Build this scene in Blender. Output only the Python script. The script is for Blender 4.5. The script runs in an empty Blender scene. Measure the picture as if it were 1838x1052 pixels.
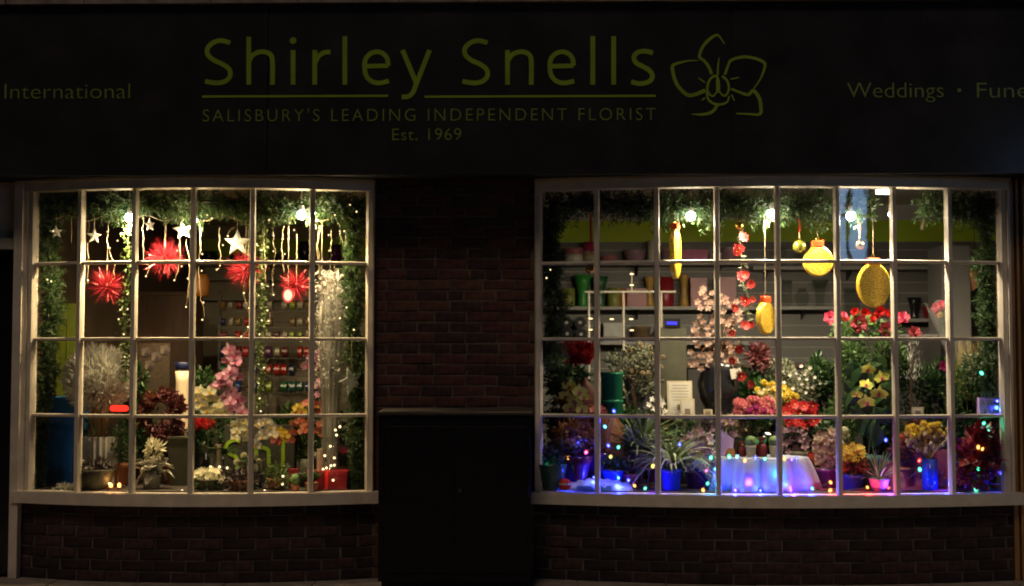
import bpy, math, random
import numpy as np
from mathutils import Vector, Matrix, Euler

random.seed(11)
rng = np.random.default_rng(11)
scene = bpy.context.scene
col = scene.collection

# ------------------------------------------------------------------ camera
CAM = Vector((0.173, -9.0, 1.57))
FPX = 2295.0                       # focal length in pixels of the 1838 px wide photograph
YAW, PITCH = math.radians(1.1), math.radians(2.7)
cam_data = bpy.data.cameras.new('camera')
cam_data.sensor_width = 36.0
cam_data.lens = 36.0 * FPX / 1838.0
cam_data.clip_end = 500.0
cam_data.dof.use_dof = True
cam_data.dof.focus_distance = 8.9
cam_data.dof.aperture_fstop = 1.6
cam = bpy.data.objects.new('camera', cam_data)
cam.location = CAM
cam.rotation_euler = (math.radians(90) + PITCH, 0, YAW)
col.objects.link(cam)
scene.camera = cam

# ------------------------------------------------------------------ world and sun (night: street glow only)
SUN_EL, SUN_AZ = math.radians(56), math.radians(-14)      # azimuth measured from straight in front of the shop
world = bpy.data.worlds.new('World')
scene.world = world
world.use_nodes = True
wn = world.node_tree.nodes
wn.clear()
sky = wn.new('ShaderNodeTexSky')
sky.sky_type = 'NISHITA'
sky.sun_disc = False
sky.sun_elevation = SUN_EL
sky.sun_rotation = math.radians(180) - SUN_AZ
bg = wn.new('ShaderNodeBackground')
bg.inputs['Strength'].default_value = 0.0013
wo = wn.new('ShaderNodeOutputWorld')
world.node_tree.links.new(sky.outputs[0], bg.inputs[0])
world.node_tree.links.new(bg.outputs[0], wo.inputs[0])

sun_data = bpy.data.lights.new('sun', 'SUN')
sun_data.energy = 0.42
sun_data.angle = math.radians(14)
sun_data.color = (1.0, 0.76, 0.60)
sun = bpy.data.objects.new('sun', sun_data)
to_sun = Vector((math.sin(SUN_AZ) * math.cos(SUN_EL), -math.cos(SUN_AZ) * math.cos(SUN_EL), math.sin(SUN_EL)))
sun.rotation_euler = (-to_sun).to_track_quat('-Z', 'Y').to_euler()
sun.location = (0, -8, 12)
col.objects.link(sun)

vs = scene.view_settings
vs.view_transform = 'Standard'
vs.look = 'None'
vs.exposure = 0.0
vs.gamma = 1.0
vs.use_curve_mapping = False
scene.render.engine = 'CYCLES'
cy = scene.cycles
cy.use_denoising = True
cy.max_bounces = 6
cy.diffuse_bounces = 3
cy.glossy_bounces = 3
cy.transmission_bounces = 4
cy.transparent_max_bounces = 16
cy.sample_clamp_indirect = 3.0
cy.caustics_reflective = False
cy.caustics_refractive = False
cy.filter_width = 1.9

# ------------------------------------------------------------------ helpers
CAMR = cam.rotation_euler.to_matrix()

def at(px, py, Y):
    """point of the plane y = Y seen at pixel (px, py) of the photograph"""
    d = CAMR @ Vector(((px - 919.0) / FPX, -(py - 526.0) / FPX, -1.0))
    t = (Y - CAM.y) / d.y
    return CAM + d * t

def mpp(Y):
    return (9.0 + Y) / FPX          # metres per photograph pixel at depth Y

class MB:
    def __init__(self):
        self.v, self.f, self.mi, self.n = [], [], [], 0
    def add(self, vs, fs, mi=0):
        o = self.n
        self.v.extend([tuple(p) for p in vs])
        self.n += len(vs)
        for f in fs:
            self.f.append([i + o for i in f])
            self.mi.append(mi)
        return self
    def box(self, x0, x1, y0, y1, z0, z1, mi=0):
        p = [(x, y, z) for z in (z0, z1) for y in (y0, y1) for x in (x0, x1)]
        return self.add(p, [(0, 2, 3, 1), (4, 5, 7, 6), (0, 1, 5, 4), (2, 6, 7, 3), (0, 4, 6, 2), (1, 3, 7, 5)], mi)
    def tube(self, path, r, n=6, mi=0, caps=True):
        path = [Vector(p) for p in path]
        m = len(path)
        rs = r if isinstance(r, (list, tuple)) else [r] * m
        vs, fs = [], []
        up = Vector((0, 0, 1))
        for i, p in enumerate(path):
            t = path[min(i + 1, m - 1)] - path[max(i - 1, 0)]
            if t.length < 1e-9: t = Vector((0, 0, 1))
            t.normalize()
            a = t.cross(up)
            if a.length < 0.1: a = t.cross(Vector((1, 0, 0)))
            a.normalize()
            b = t.cross(a)
            for k in range(n):
                w = 2 * math.pi * k / n
                vs.append(p + (a * math.cos(w) + b * math.sin(w)) * rs[i])
        for i in range(m - 1):
            for k in range(n):
                k2 = (k + 1) % n
                fs.append((i * n + k, i * n + k2, (i + 1) * n + k2, (i + 1) * n + k))
        if caps:
            fs.append(tuple(range(n - 1, -1, -1)))
            fs.append(tuple((m - 1) * n + k for k in range(n)))
        return self.add(vs, fs, mi)
    def lathe(self, prof, c, n=20, mi=0, wob=None, sx=1.0, sy=1.0):
        """prof: list of (radius, z) from bottom to top about the vertical axis through c"""
        vs, fs = [], []
        for j, (r, z) in enumerate(prof):
            for k in range(n):
                w = 2 * math.pi * k / n
                rr = r * (wob(w, j / (len(prof) - 1)) if wob else 1.0)
                vs.append((c[0] + rr * math.cos(w) * sx, c[1] + rr * math.sin(w) * sy, c[2] + z))
        for j in range(len(prof) - 1):
            for k in range(n):
                k2 = (k + 1) % n
                fs.append((j * n + k, j * n + k2, (j + 1) * n + k2, (j + 1) * n + k))
        if prof[0][0] > 1e-4: fs.append(tuple(range(n - 1, -1, -1)))
        if prof[-1][0] > 1e-4: fs.append(tuple((len(prof) - 1) * n + k for k in range(n)))
        return self.add(vs, fs, mi)
    def ball(self, c, r, n=10, m=7, mi=0, sz=1.0):
        prof = []
        for j in range(m + 1):
            a = -math.pi / 2 + math.pi * j / m
            prof.append((max(r * math.cos(a), r * 0.02), r * sz * math.sin(a)))
        return self.lathe(prof, c, n, mi)
    def patch(self, fn, nu, nv, mi=0):
        vs = [fn(i / nu, j / nv) for i in range(nu + 1) for j in range(nv + 1)]
        fs = [(i * (nv + 1) + j, i * (nv + 1) + j + 1, (i + 1) * (nv + 1) + j + 1, (i + 1) * (nv + 1) + j)
              for i in range(nu) for j in range(nv)]
        return self.add(vs, fs, mi)
    def arrays(self, V, per, faces, mi=0):
        """V: (n*per, 3) array; faces: index tuples inside one piece"""
        n = len(V) // per
        o = self.n
        self.v.extend(map(tuple, V.tolist()))
        self.n += len(V)
        F = np.array(faces)
        A = (np.arange(n)[:, None, None] * per + F[None] + o).reshape(-1, F.shape[1])
        self.f.extend(A.tolist())
        self.mi.extend([mi] * len(A))
        return self
    def mesh(self, name, mats, origin=(0, 0, 0), smooth=False):
        me = bpy.data.meshes.new(name)
        V = np.array(self.v, dtype=float) - np.array(origin, dtype=float)
        me.from_pydata(V.tolist(), [], self.f)
        if not isinstance(mats, (list, tuple)): mats = [mats]
        for m in mats: me.materials.append(m)
        if len(mats) > 1: me.polygons.foreach_set('material_index', self.mi)
        if smooth: me.polygons.foreach_set('use_smooth', [True] * len(me.polygons))
        me.update()
        return me
    def build(self, name, mats, parent=None, smooth=False, kind=None):
        org = world_loc(parent) if parent else (0, 0, 0)
        o = bpy.data.objects.new(name, self.mesh(name, mats, org, smooth))
        col.objects.link(o)
        if parent: o.parent = parent
        if kind: o['kind'] = kind
        return o

def world_loc(o):
    p = Vector((0, 0, 0))
    while o:
        p = p + o.location
        o = o.parent
    return p

def T(name, label, cat, loc, group=None):
    o = bpy.data.objects.new(name, None)
    o.empty_display_size = 0.05
    o.location = loc
    col.objects.link(o)
    o['label'] = label
    o['category'] = cat
    if group: o['group'] = group
    return o

def tag(o, label, cat, group=None):
    o['label'] = label
    o['category'] = cat
    if group: o['group'] = group
    return o

def single(name, label, cat, mb, mats, group=None, smooth=False, base=None):
    """a thing that is one mesh, its origin at its base"""
    V = np.array(mb.v)
    if base is None:
        base = ((V[:, 0].min() + V[:, 0].max()) / 2, (V[:, 1].min() + V[:, 1].max()) / 2, V[:, 2].min())
    o = bpy.data.objects.new(name, mb.mesh(name, mats, base, smooth))
    o.location = base
    col.objects.link(o)
    return tag(o, label, cat, group)

def struct(name, mb, mats):
    o = mb.build(name, mats)
    o['kind'] = 'structure'
    return o

def copy_part(src_mesh, name, parent, pos, rot=(0, 0, 0), s=1.0):
    o = bpy.data.objects.new(name, src_mesh)
    o.parent = parent
    o.location = Vector(pos) - world_loc(parent)
    o.rotation_euler = rot
    o.scale = (s, s, s) if not isinstance(s, (tuple, list)) else s
    col.objects.link(o)
    return o

# ------------------------------------------------------------------ materials
def M(name, c, rough=0.55, var=0.18, scale=14.0, bump=0.0, metal=0.0, spec=0.5, island=None, trans=0.0, stretch=None, c2=None):
    m = bpy.data.materials.new(name)
    m.use_nodes = True
    nt = m.node_tree
    N, L = nt.nodes, nt.links
    b = N['Principled BSDF']
    out = N['Material Output']
    b.inputs['Roughness'].default_value = rough
    b.inputs['Metallic'].default_value = metal
    b.inputs['Specular IOR Level'].default_value = spec
    tc = N.new('ShaderNodeTexCoord')
    mp = N.new('ShaderNodeMapping')
    if stretch: mp.inputs['Scale'].default_value = stretch
    L.new(tc.outputs['Object'], mp.inputs[0])
    no = N.new('ShaderNodeTexNoise')
    no.inputs['Scale'].default_value = scale
    no.inputs['Detail'].default_value = 4.0
    L.new(mp.outputs[0], no.inputs[0])
    rp = N.new('ShaderNodeValToRGB')
    if island:
        ge = N.new('ShaderNodeNewGeometry')
        L.new(ge.outputs['Random Per Island'], rp.inputs[0])
        els = rp.color_ramp.elements
        els[0].position, els[1].position = 0.0, 1.0
        els[0].color = (*island[0], 1)
        els[1].color = (*island[-1], 1)
        for k, cc in enumerate(island[1:-1]):
            e = els.new((k + 1) / (len(island) - 1))
            e.color = (*cc, 1)
    else:
        L.new(no.outputs[0], rp.inputs[0])
        els = rp.color_ramp.elements
        els[0].position, els[1].position = 0.32, 0.68
        els[0].color = (*[max(0.0, x * (1 - var)) for x in c], 1)
        els[1].color = (*(c2 if c2 else [min(0.95, x * (1 + var)) for x in c]), 1)
    L.new(rp.outputs[0], b.inputs['Base Color'])
    if bump:
        bp = N.new('ShaderNodeBump')
        bp.inputs['Strength'].default_value = bump
        bp.inputs['Distance'].default_value = 0.01
        L.new(no.outputs[0], bp.inputs['Height'])
        L.new(bp.outputs[0], b.inputs['Normal'])
    if trans:
        tr = N.new('ShaderNodeBsdfTranslucent')
        L.new(rp.outputs[0], tr.inputs[0])
        mx = N.new('ShaderNodeMixShader')
        mx.inputs[0].default_value = trans
        L.new(b.outputs[0], mx.inputs[1])
        L.new(tr.outputs[0], mx.inputs[2])
        L.new(mx.outputs[0], out.inputs[0])
    return m

def EM(name, c, s):
    m = bpy.data.materials.new(name)
    m.use_nodes = True
    N, L = m.node_tree.nodes, m.node_tree.links
    N.remove(N['Principled BSDF'])
    e = N.new('ShaderNodeEmission')
    no = N.new('ShaderNodeTexNoise')
    no.inputs['Scale'].default_value = 3.0
    mr = N.new('ShaderNodeMapRange')
    mr.inputs['To Min'].default_value = s * 0.9
    mr.inputs['To Max'].default_value = s * 1.1
    L.new(no.outputs[0], mr.inputs[0])
    L.new(mr.outputs[0], e.inputs['Strength'])
    e.inputs['Color'].default_value = (*c, 1)
    L.new(e.outputs[0], N['Material Output'].inputs[0])
    return m

def CAP(name, c, s):
    """coloured translucent lamp cap: glows and lets the core show"""
    m = EM(name, c, s)
    N, L = m.node_tree.nodes, m.node_tree.links
    tr = N.new('ShaderNodeBsdfTransparent')
    mx = N.new('ShaderNodeMixShader')
    mx.inputs[0].default_value = 0.5
    e = [n for n in N if n.type == 'EMISSION'][0]
    L.new(tr.outputs[0], mx.inputs[1])
    L.new(e.outputs[0], mx.inputs[2])
    L.new(mx.outputs[0], N['Material Output'].inputs[0])
    return m

def GLASS(name, tint=(0.97, 0.98, 0.97), rough=0.0, ior=1.5, bump=0.0, milk=0.0):
    m = bpy.data.materials.new(name)
    m.use_nodes = True
    N, L = m.node_tree.nodes, m.node_tree.links
    N.remove(N['Principled BSDF'])
    tr = N.new('ShaderNodeBsdfTransparent')
    tr.inputs[0].default_value = (*tint, 1)
    gl = N.new('ShaderNodeBsdfGlossy')
    gl.inputs['Roughness'].default_value = rough
    lw = N.new('ShaderNodeLayerWeight')
    lw.inputs[0].default_value = 0.5
    pw = N.new('ShaderNodeMath')
    pw.operation = 'POWER'
    pw.inputs[1].default_value = 4.0
    ml = N.new('ShaderNodeMath')
    ml.operation = 'MULTIPLY_ADD'
    ml.inputs[1].default_value = 0.7
    ml.inputs[2].default_value = ((ior - 1) / (ior + 1)) ** 2
    L.new(lw.outputs['Facing'], pw.inputs[0])
    L.new(pw.outputs[0], ml.inputs[0])
    mx = N.new('ShaderNodeMixShader')
    L.new(ml.outputs[0], mx.inputs[0])
    L.new(tr.outputs[0], mx.inputs[1])
    L.new(gl.outputs[0], mx.inputs[2])
    if bump:
        tc = N.new('ShaderNodeTexCoord')
        no = N.new('ShaderNodeTexNoise')
        no.inputs['Scale'].default_value = 5.0
        L.new(tc.outputs['Object'], no.inputs[0])
        bp = N.new('ShaderNodeBump')
        bp.inputs['Strength'].default_value = bump
        bp.inputs['Distance'].default_value = 0.01
        L.new(no.outputs[0], bp.inputs['Height'])
        L.new(bp.outputs[0], gl.inputs['Normal'])
    last = mx
    if milk:
        df = N.new('ShaderNodeBsdfDiffuse')
        df.inputs[0].default_value = (0.75, 0.75, 0.72, 1)
        m2 = N.new('ShaderNodeMixShader')
        m2.inputs[0].default_value = milk
        L.new(mx.outputs[0], m2.inputs[1])
        L.new(df.outputs[0], m2.inputs[2])
        last = m2
    L.new(last.outputs[0], N['Material Output'].inputs[0])
    return m

def GLIT(name, c, c2, scale=95.0, rough=0.3):
    """glitter coat: tiny tilted metallic flakes"""
    m = M(name, c, rough=rough, metal=0.25, c2=c2, scale=scale * 1.1, var=0.35)
    N, L = m.node_tree.nodes, m.node_tree.links
    b = N['Principled BSDF']
    vo = N.new('ShaderNodeTexVoronoi')
    vo.inputs['Scale'].default_value = scale
    tc = N.new('ShaderNodeTexCoord')
    L.new(tc.outputs['Object'], vo.inputs[0])
    bp = N.new('ShaderNodeBump')
    bp.inputs['Strength'].default_value = 0.9
    bp.inputs['Distance'].default_value = 0.004
    L.new(vo.outputs['Color'], bp.inputs['Height'])
    L.new(bp.outputs[0], b.inputs['Normal'])
    return m

MAT = {}
def mk(key, *a, **k):
    MAT[key] = M(key, *a, **k)
    return MAT[key]

mk('white_paint', (0.66, 0.59, 0.48), rough=0.45, var=0.10, scale=9, bump=0.05)
mk('brick_red', (0.085, 0.030, 0.021), rough=0.9, var=0.45, scale=16, bump=0.5)
mk('brick_brown', (0.098, 0.040, 0.026), rough=0.9, var=0.4, scale=14, bump=0.5)
mk('brick_dark', (0.050, 0.024, 0.021), rough=0.9, var=0.5, scale=18, bump=0.5)
mk('mortar', (0.085, 0.062, 0.046), rough=0.95, var=0.6, scale=7, bump=0.4, c2=(0.20, 0.145, 0.10), stretch=(0.6, 1, 1.6))
mk('fascia_black', (0.031, 0.031, 0.032), rough=0.17, var=0.25, scale=3, bump=0.0, spec=0.12)
mk('joint_black', (0.006, 0.006, 0.006), rough=0.6, var=0.2)
mk('lime_vinyl', (0.29, 0.43, 0.025), rough=0.4, var=0.12, scale=6)
mk('olive_vinyl', (0.22, 0.30, 0.05), rough=0.4, var=0.15, scale=6)
mk('stone', (0.30, 0.24, 0.20), rough=0.9, var=0.35, scale=10, bump=0.4)
mk('cabinet_black', (0.0035, 0.0035, 0.0045), rough=0.5, var=0.4, scale=8, bump=0.08, spec=0.25)
mk('cabinet_edge', (0.045, 0.038, 0.032), rough=0.5, var=0.3, scale=20)
mk('door_black', (0.010, 0.010, 0.012), rough=0.2, var=0.2)
mk('wood_brown', (0.34, 0.18, 0.05), rough=0.45, var=0.35, scale=6, stretch=(8, 8, 0.6))
mk('wood_dark', (0.06, 0.03, 0.015), rough=0.5, var=0.35, scale=6, stretch=(8, 8, 0.6))
mk('slab', (0.27, 0.23, 0.19), rough=0.9, var=0.3, scale=7, bump=0.3)
mk('asphalt', (0.05, 0.05, 0.052), rough=0.9, var=0.35, scale=60, bump=0.4)
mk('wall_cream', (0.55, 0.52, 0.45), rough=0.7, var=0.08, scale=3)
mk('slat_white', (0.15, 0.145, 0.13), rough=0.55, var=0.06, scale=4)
mk('wall_olive', (0.13, 0.17, 0.01), rough=0.6, var=0.1)
mk('wall_lime', (0.46, 0.62, 0.014), rough=0.6, var=0.08, scale=3)
mk('wall_brown', (0.075, 0.050, 0.030), rough=0.7, var=0.2, scale=3)
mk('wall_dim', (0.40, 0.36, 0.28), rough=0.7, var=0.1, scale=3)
mk('ceiling', (0.62, 0.58, 0.49), rough=0.8, var=0.06, scale=3)
mk('floor_wood', (0.16, 0.10, 0.06), rough=0.5, var=0.3, scale=4, stretch=(1, 8, 1))
mk('platform', (0.05, 0.038, 0.03), rough=0.7, var=0.3, scale=12)
mk('shelf_white', (0.30, 0.285, 0.26), rough=0.5, var=0.06, scale=5)
mk('shelf_dark', (0.035, 0.03, 0.028), rough=0.6, var=0.3, scale=5)
mk('fir', None, rough=0.5, trans=0.28, island=[(0.016, 0.040, 0.014), (0.040, 0.085, 0.022), (0.080, 0.135, 0.035), (0.028, 0.060, 0.024)])
mk('fir_core', (0.015, 0.022, 0.010), rough=0.8)
mk('ivy', None, rough=0.4, trans=0.25, island=[(0.030, 0.075, 0.015), (0.085, 0.14, 0.03), (0.20, 0.24, 0.08), (0.045, 0.085, 0.02)])
mk('leaf_dark', None, rough=0.4, trans=0.2, island=[(0.012, 0.040, 0.012), (0.03, 0.075, 0.018), (0.05, 0.10, 0.025)])
mk('leaf_mid', None, rough=0.45, trans=0.25, island=[(0.035, 0.085, 0.018), (0.07, 0.14, 0.03), (0.10, 0.17, 0.05)])
mk('leaf_grey', None, rough=0.6, trans=0.2, island=[(0.10, 0.13, 0.08), (0.19, 0.20, 0.12), (0.27, 0.27, 0.16)])
mk('leaf_silver', None, rough=0.35, trans=0.1, island=[(0.24, 0.23, 0.19), (0.42, 0.40, 0.33), (0.58, 0.55, 0.44)])
mk('leaf_spider', None, rough=0.45, trans=0.3, island=[(0.09, 0.17, 0.045), (0.22, 0.30, 0.11), (0.36, 0.42, 0.22), (0.50, 0.52, 0.38)])
mk('leaf_wine', None, rough=0.5, trans=0.15, island=[(0.05, 0.012, 0.014), (0.12, 0.022, 0.028), (0.20, 0.05, 0.05), (0.06, 0.03, 0.02)])
mk('leaf_purple', None, rough=0.5, trans=0.1, island=[(0.018, 0.012, 0.014), (0.05, 0.035, 0.035), (0.14, 0.11, 0.09)])
mk('leaf_autumn', None, rough=0.5, trans=0.25, island=[(0.16, 0.035, 0.012), (0.26, 0.09, 0.02), (0.10, 0.03, 0.012), (0.30, 0.16, 0.03)])
mk('straw', None, rough=0.55, trans=0.25, island=[(0.30, 0.22, 0.08), (0.48, 0.38, 0.16), (0.60, 0.50, 0.26)])
mk('frost', None, rough=0.25, trans=0.3, island=[(0.50, 0.48, 0.42), (0.72, 0.70, 0.62), (0.88, 0.86, 0.80)])
mk('leaf_red', None, rough=0.5, trans=0.2, island=[(0.16, 0.004, 0.006), (0.28, 0.010, 0.010), (0.09, 0.003, 0.006), (0.20, 0.012, 0.03)])
mk('stem_green', (0.06, 0.10, 0.03), rough=0.6)
mk('stem_brown', (0.07, 0.04, 0.02), rough=0.7)
mk('tinsel_red', None, rough=0.25, metal=0.3, trans=0.15, island=[(0.26, 0.006, 0.014), (0.46, 0.014, 0.034), (0.62, 0.07, 0.09), (0.16, 0.004, 0.008)])
mk('wire_white', (0.46, 0.37, 0.22), rough=0.5, var=0.1)
mk('wire_dark', (0.010, 0.018, 0.012), rough=0.5)
mk('star_white', (0.78, 0.76, 0.68), rough=0.6, var=0.1, trans=0.25)
mk('star_frost', (0.52, 0.54, 0.50), rough=0.5, var=0.15, trans=0.3)
mk('pink_petal', None, rough=0.55, trans=0.3, island=[(0.62, 0.28, 0.40), (0.76, 0.46, 0.55), (0.50, 0.18, 0.32)])
mk('pale_pink', None, rough=0.55, trans=0.3, island=[(0.27, 0.17, 0.115), (0.40, 0.27, 0.19), (0.18, 0.10, 0.07)])
mk('cream_petal', None, rough=0.55, trans=0.3, island=[(0.70, 0.66, 0.42), (0.80, 0.76, 0.56), (0.60, 0.58, 0.34)])
mk('white_petal', None, rough=0.55, trans=0.3, island=[(0.74, 0.70, 0.60), (0.82, 0.80, 0.72), (0.66, 0.60, 0.46)])
mk('yellow_petal', None, rough=0.5, trans=0.3, island=[(0.70, 0.50, 0.04), (0.80, 0.64, 0.08), (0.58, 0.36, 0.03)])
mk('lime_petal', None, rough=0.5, trans=0.3, island=[(0.58, 0.56, 0.06), (0.70, 0.66, 0.12), (0.44, 0.46, 0.05)])
mk('orange_petal', None, rough=0.5, trans=0.3, island=[(0.68, 0.22, 0.08), (0.76, 0.36, 0.18), (0.56, 0.12, 0.05)])
mk('coral_petal', None, rough=0.5, trans=0.3, island=[(0.60, 0.12, 0.07), (0.70, 0.26, 0.17), (0.48, 0.07, 0.05)])
mk('red_petal', None, rough=0.5, trans=0.25, island=[(0.42, 0.006, 0.008), (0.56, 0.012, 0.010), (0.26, 0.004, 0.006)])
mk('rosepink_petal', None, rough=0.5, trans=0.25, island=[(0.62, 0.05, 0.13), (0.75, 0.16, 0.24), (0.48, 0.03, 0.09)])
mk('duskyrose_petal', None, rough=0.5, trans=0.2, island=[(0.36, 0.035, 0.06), (0.48, 0.10, 0.12), (0.24, 0.02, 0.04)])
mk('mauve_petal', None, rough=0.55, trans=0.25, island=[(0.34, 0.18, 0.24), (0.46, 0.30, 0.32), (0.26, 0.12, 0.18)])
mk('magenta_petal', None, rough=0.5, trans=0.25, island=[(0.42, 0.02, 0.18), (0.55, 0.06, 0.26)])
mk('carn_petal', None, rough=0.5, trans=0.25, island=[(0.66, 0.16, 0.18), (0.78, 0.34, 0.32), (0.60, 0.05, 0.09), (0.74, 0.42, 0.36)])
mk('dried_petal', None, rough=0.6, trans=0.25, island=[(0.34, 0.25, 0.14), (0.48, 0.38, 0.22), (0.26, 0.18, 0.11)])
mk('riser_brick', (0.022, 0.012, 0.011), rough=0.9, var=0.6, scale=14, bump=0.5)
mk('lip_dark', (0.36, 0.03, 0.08), rough=0.5)
mk('lip_yellow', (0.65, 0.42, 0.04), rough=0.5)
mk('blue_plastic', (0.025, 0.25, 0.80), rough=0.35, var=0.1, scale=4)
mk('blue_glaze', (0.010, 0.035, 0.36), rough=0.15, var=0.15, scale=6)
mk('navy', (0.008, 0.012, 0.06), rough=0.4)
mk('ceramic_white', (0.68, 0.64, 0.54), rough=0.3, var=0.08)
mk('ribbed_grey', (0.42, 0.42, 0.38), rough=0.4, var=0.15)
mk('planter_olive', (0.060, 0.058, 0.030), rough=0.6, var=0.2)
mk('terracotta', (0.26, 0.10, 0.05), rough=0.8, var=0.25)
mk('wicker', (0.16, 0.10, 0.05), rough=0.8, var=0.5, scale=60, bump=0.6)
mk('emerald', (0.012, 0.20, 0.09), rough=0.35, var=0.12)
mk('purple_glaze', (0.10, 0.012, 0.13), rough=0.2, var=0.2)
mk('lilac', (0.38, 0.26, 0.50), rough=0.5, var=0.1)
mk('card', (0.42, 0.36, 0.22), rough=0.7, var=0.12, scale=30)
mk('card_pale', (0.46, 0.43, 0.34), rough=0.7, var=0.05)
mk('ink', (0.16, 0.12, 0.07), rough=0.7)
mk('sign_grey', (0.045, 0.045, 0.035), rough=0.6, var=0.15)
mk('sign_lime', (0.30, 0.50, 0.02), rough=0.5, var=0.1)
mk('candle', (0.72, 0.58, 0.40), rough=0.5, var=0.1)
mk('red_box', (0.26, 0.016, 0.02), rough=0.3, var=0.2, scale=30)
mk('red_glitter', (0.55, 0.05, 0.06), rough=0.35, metal=0.4, var=0.4, scale=240, bump=0.5)
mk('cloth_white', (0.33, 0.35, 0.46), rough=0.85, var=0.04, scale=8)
mk('cloth_magenta', (0.14, 0.005, 0.05), rough=0.6, var=0.2, scale=5)
mk('cloth_red', (0.13, 0.003, 0.005), rough=0.6, var=0.2, scale=5)
mk('cloth_amber', (0.30, 0.11, 0.02), rough=0.6, var=0.25, scale=6)
mk('orange_paper', (0.17, 0.062, 0.008), rough=0.6, var=0.1)
mk('red_cap', (0.72, 0.07, 0.010), rough=0.35, var=0.12)
mk('ribbon_red', (0.70, 0.025, 0.02), rough=0.3, var=0.12)
mk('gold', (0.80, 0.52, 0.10), rough=0.16, metal=1.0, var=0.1)
mk('limegold', (0.56, 0.56, 0.09), rough=0.2, metal=0.9, var=0.1)
mk('steel', (0.55, 0.55, 0.56), rough=0.25, metal=1.0, var=0.1)
mk('cactus', (0.13, 0.22, 0.06), rough=0.6, var=0.3, scale=60, bump=0.5)
mk('black_gloss', (0.012, 0.012, 0.014), rough=0.2, var=0.2)
mk('teal_pot', (0.03, 0.085, 0.08), rough=0.2, var=0.25)
mk('hessian', (0.032, 0.020, 0.010), rough=0.9, var=0.4, scale=70, bump=0.4)
mk('lampholder', (0.55, 0.52, 0.46), rough=0.4)
MAT['glit_gold'] = GLIT('glit_gold', (0.46, 0.25, 0.008), (0.95, 0.66, 0.06))
MAT['pane'] = GLASS('pane', (0.975, 0.985, 0.975), 0.0, 1.5, 0.03)
MAT['vase_glass'] = GLASS('vase_glass', (0.88, 0.90, 0.88), 0.02, 1.5)
MAT['smoke_glass'] = GLASS('smoke_glass', (0.16, 0.15, 0.15), 0.03, 1.6)
MAT['cellophane'] = GLASS('cellophane', (0.92, 0.92, 0.90), 0.12, 1.55, 0.6, milk=0.06)
MAT['glow_white'] = EM('glow_white', (1.0, 0.96, 0.86), 60.0)
MAT['glow_tube'] = EM('glow_tube', (0.92, 0.97, 1.0), 32.0)
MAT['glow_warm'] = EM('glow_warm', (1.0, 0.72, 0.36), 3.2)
MAT['glow_flame'] = EM('glow_flame', (1.0, 0.42, 0.10), 6.0)
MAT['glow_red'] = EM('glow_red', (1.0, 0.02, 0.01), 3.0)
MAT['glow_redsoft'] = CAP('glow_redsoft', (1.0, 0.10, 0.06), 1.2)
MAT['glow_bluetext'] = EM('glow_bluetext', (0.06, 0.06, 1.0), 2.0)
MAT['lit_window'] = EM('lit_window', (0.36, 0.60, 1.0), 5.0)
for k_, c_ in (('red', (.22, .008, .008)), ('wine', (.08, .006, .012)), ('purple', (.06, .01, .07)), ('navy', (.006, .01, .05)), ('teal', (.01, .06, .06)), ('green', (.01, .09, .03)), ('lime', (.16, .22, .015)), ('white', (.22, .20, .15)), ('gold', (.14, .09, .03)), ('blue', (.008, .03, .18)), ('pink', (.25, .04, .09))):
    mk('reel_' + k_, c_, rough=0.35, var=0.3, scale=30)

# ================================================================== SETTING: ground
g = MB().box(-90, 90, -120, 60, -0.30, -0.16)
struct('ground', g, MAT['asphalt'])
r = MB().box(-40, 40, -14.2, -2.6, -0.158, -0.12)
struct('road', r, MAT['asphalt'])
pv = MB().box(-12, 12, -2.45, 0.02, -0.156, -0.012)
pavement = struct('pavement', pv, MAT['slab'])
kerb = MB().box(-12, 12, -2.6, -2.452, -0.156, 0.0)
struct('kerb', kerb, MAT['stone'])
opv = MB().box(-30, 30, -16.9, -14.2, -0.156, 0.0)
struct('far_pavement', opv, MAT['slab'])
slab_me = MB().box(-0.296, 0.296, -0.296, 0.296, -0.012, 0.0).mesh('paving_slab', MAT['slab'])
for j in range(2):
    for i in range(16):
        copy_part(slab_me, 'paving_slab', pavement, (-4.65 + 0.6 * i + (0.3 if j else 0), -0.30 - 0.6 * j, random.uniform(-0.002, 0.002)),
                  (0, 0, random.uniform(-0.004, 0.004)))

# ================================================================== the building across the street (only its reflection is seen)
opp = T('terrace_building', 'brick building across the street, seen only as a reflection in the glass', 'building', (4, -17, 0))
MB().box(-14, 24, -23, -17.0, -0.15, 7.0).build('wall', MAT['brick_brown'], opp)
MB().add([(-14.3, -16.7, 7.0), (24.3, -16.7, 7.0), (24.3, -23.3, 7.0), (-14.3, -23.3, 7.0), (-14.3, -20, 9.6), (24.3, -20, 9.6)],
         [(0, 1, 5, 4), (2, 3, 4, 5), (1, 2, 5), (3, 0, 4), (3, 2, 1, 0)]).build('roof', MAT['shelf_dark'], opp)
for k, xx in enumerate((-11.0, -7.2, -3.4, 0.6, 4.2, 10.5, 13.9, 17.8)):
    lit = k in (5, 6)
    hw = 0.85
    w = MB().box(xx - hw, xx + hw, -16.99, -16.95, 3.6, 5.6).build('window', MAT['lit_window'] if lit else MAT['door_black'], opp)
    fr = MB()
    for q in range(5):
        fx = xx - hw + q * hw / 2
        fr.box(fx - 0.035, fx + 0.035, -16.95, -16.91, 3.58, 5.62)
    for q in range(3):
        fz = 3.6 + q * 1.0
        fr.box(xx - hw, xx + hw, -16.95, -16.90, fz - 0.035, fz + 0.035)
    fr.build('frame', MAT['wood_dark'], w)

# ================================================================== THE SHOP
shop = T('florist_shop', 'florist shop front with black fascia, lime lettering and two white bow windows', 'building', (0, 0, 0))

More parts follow.
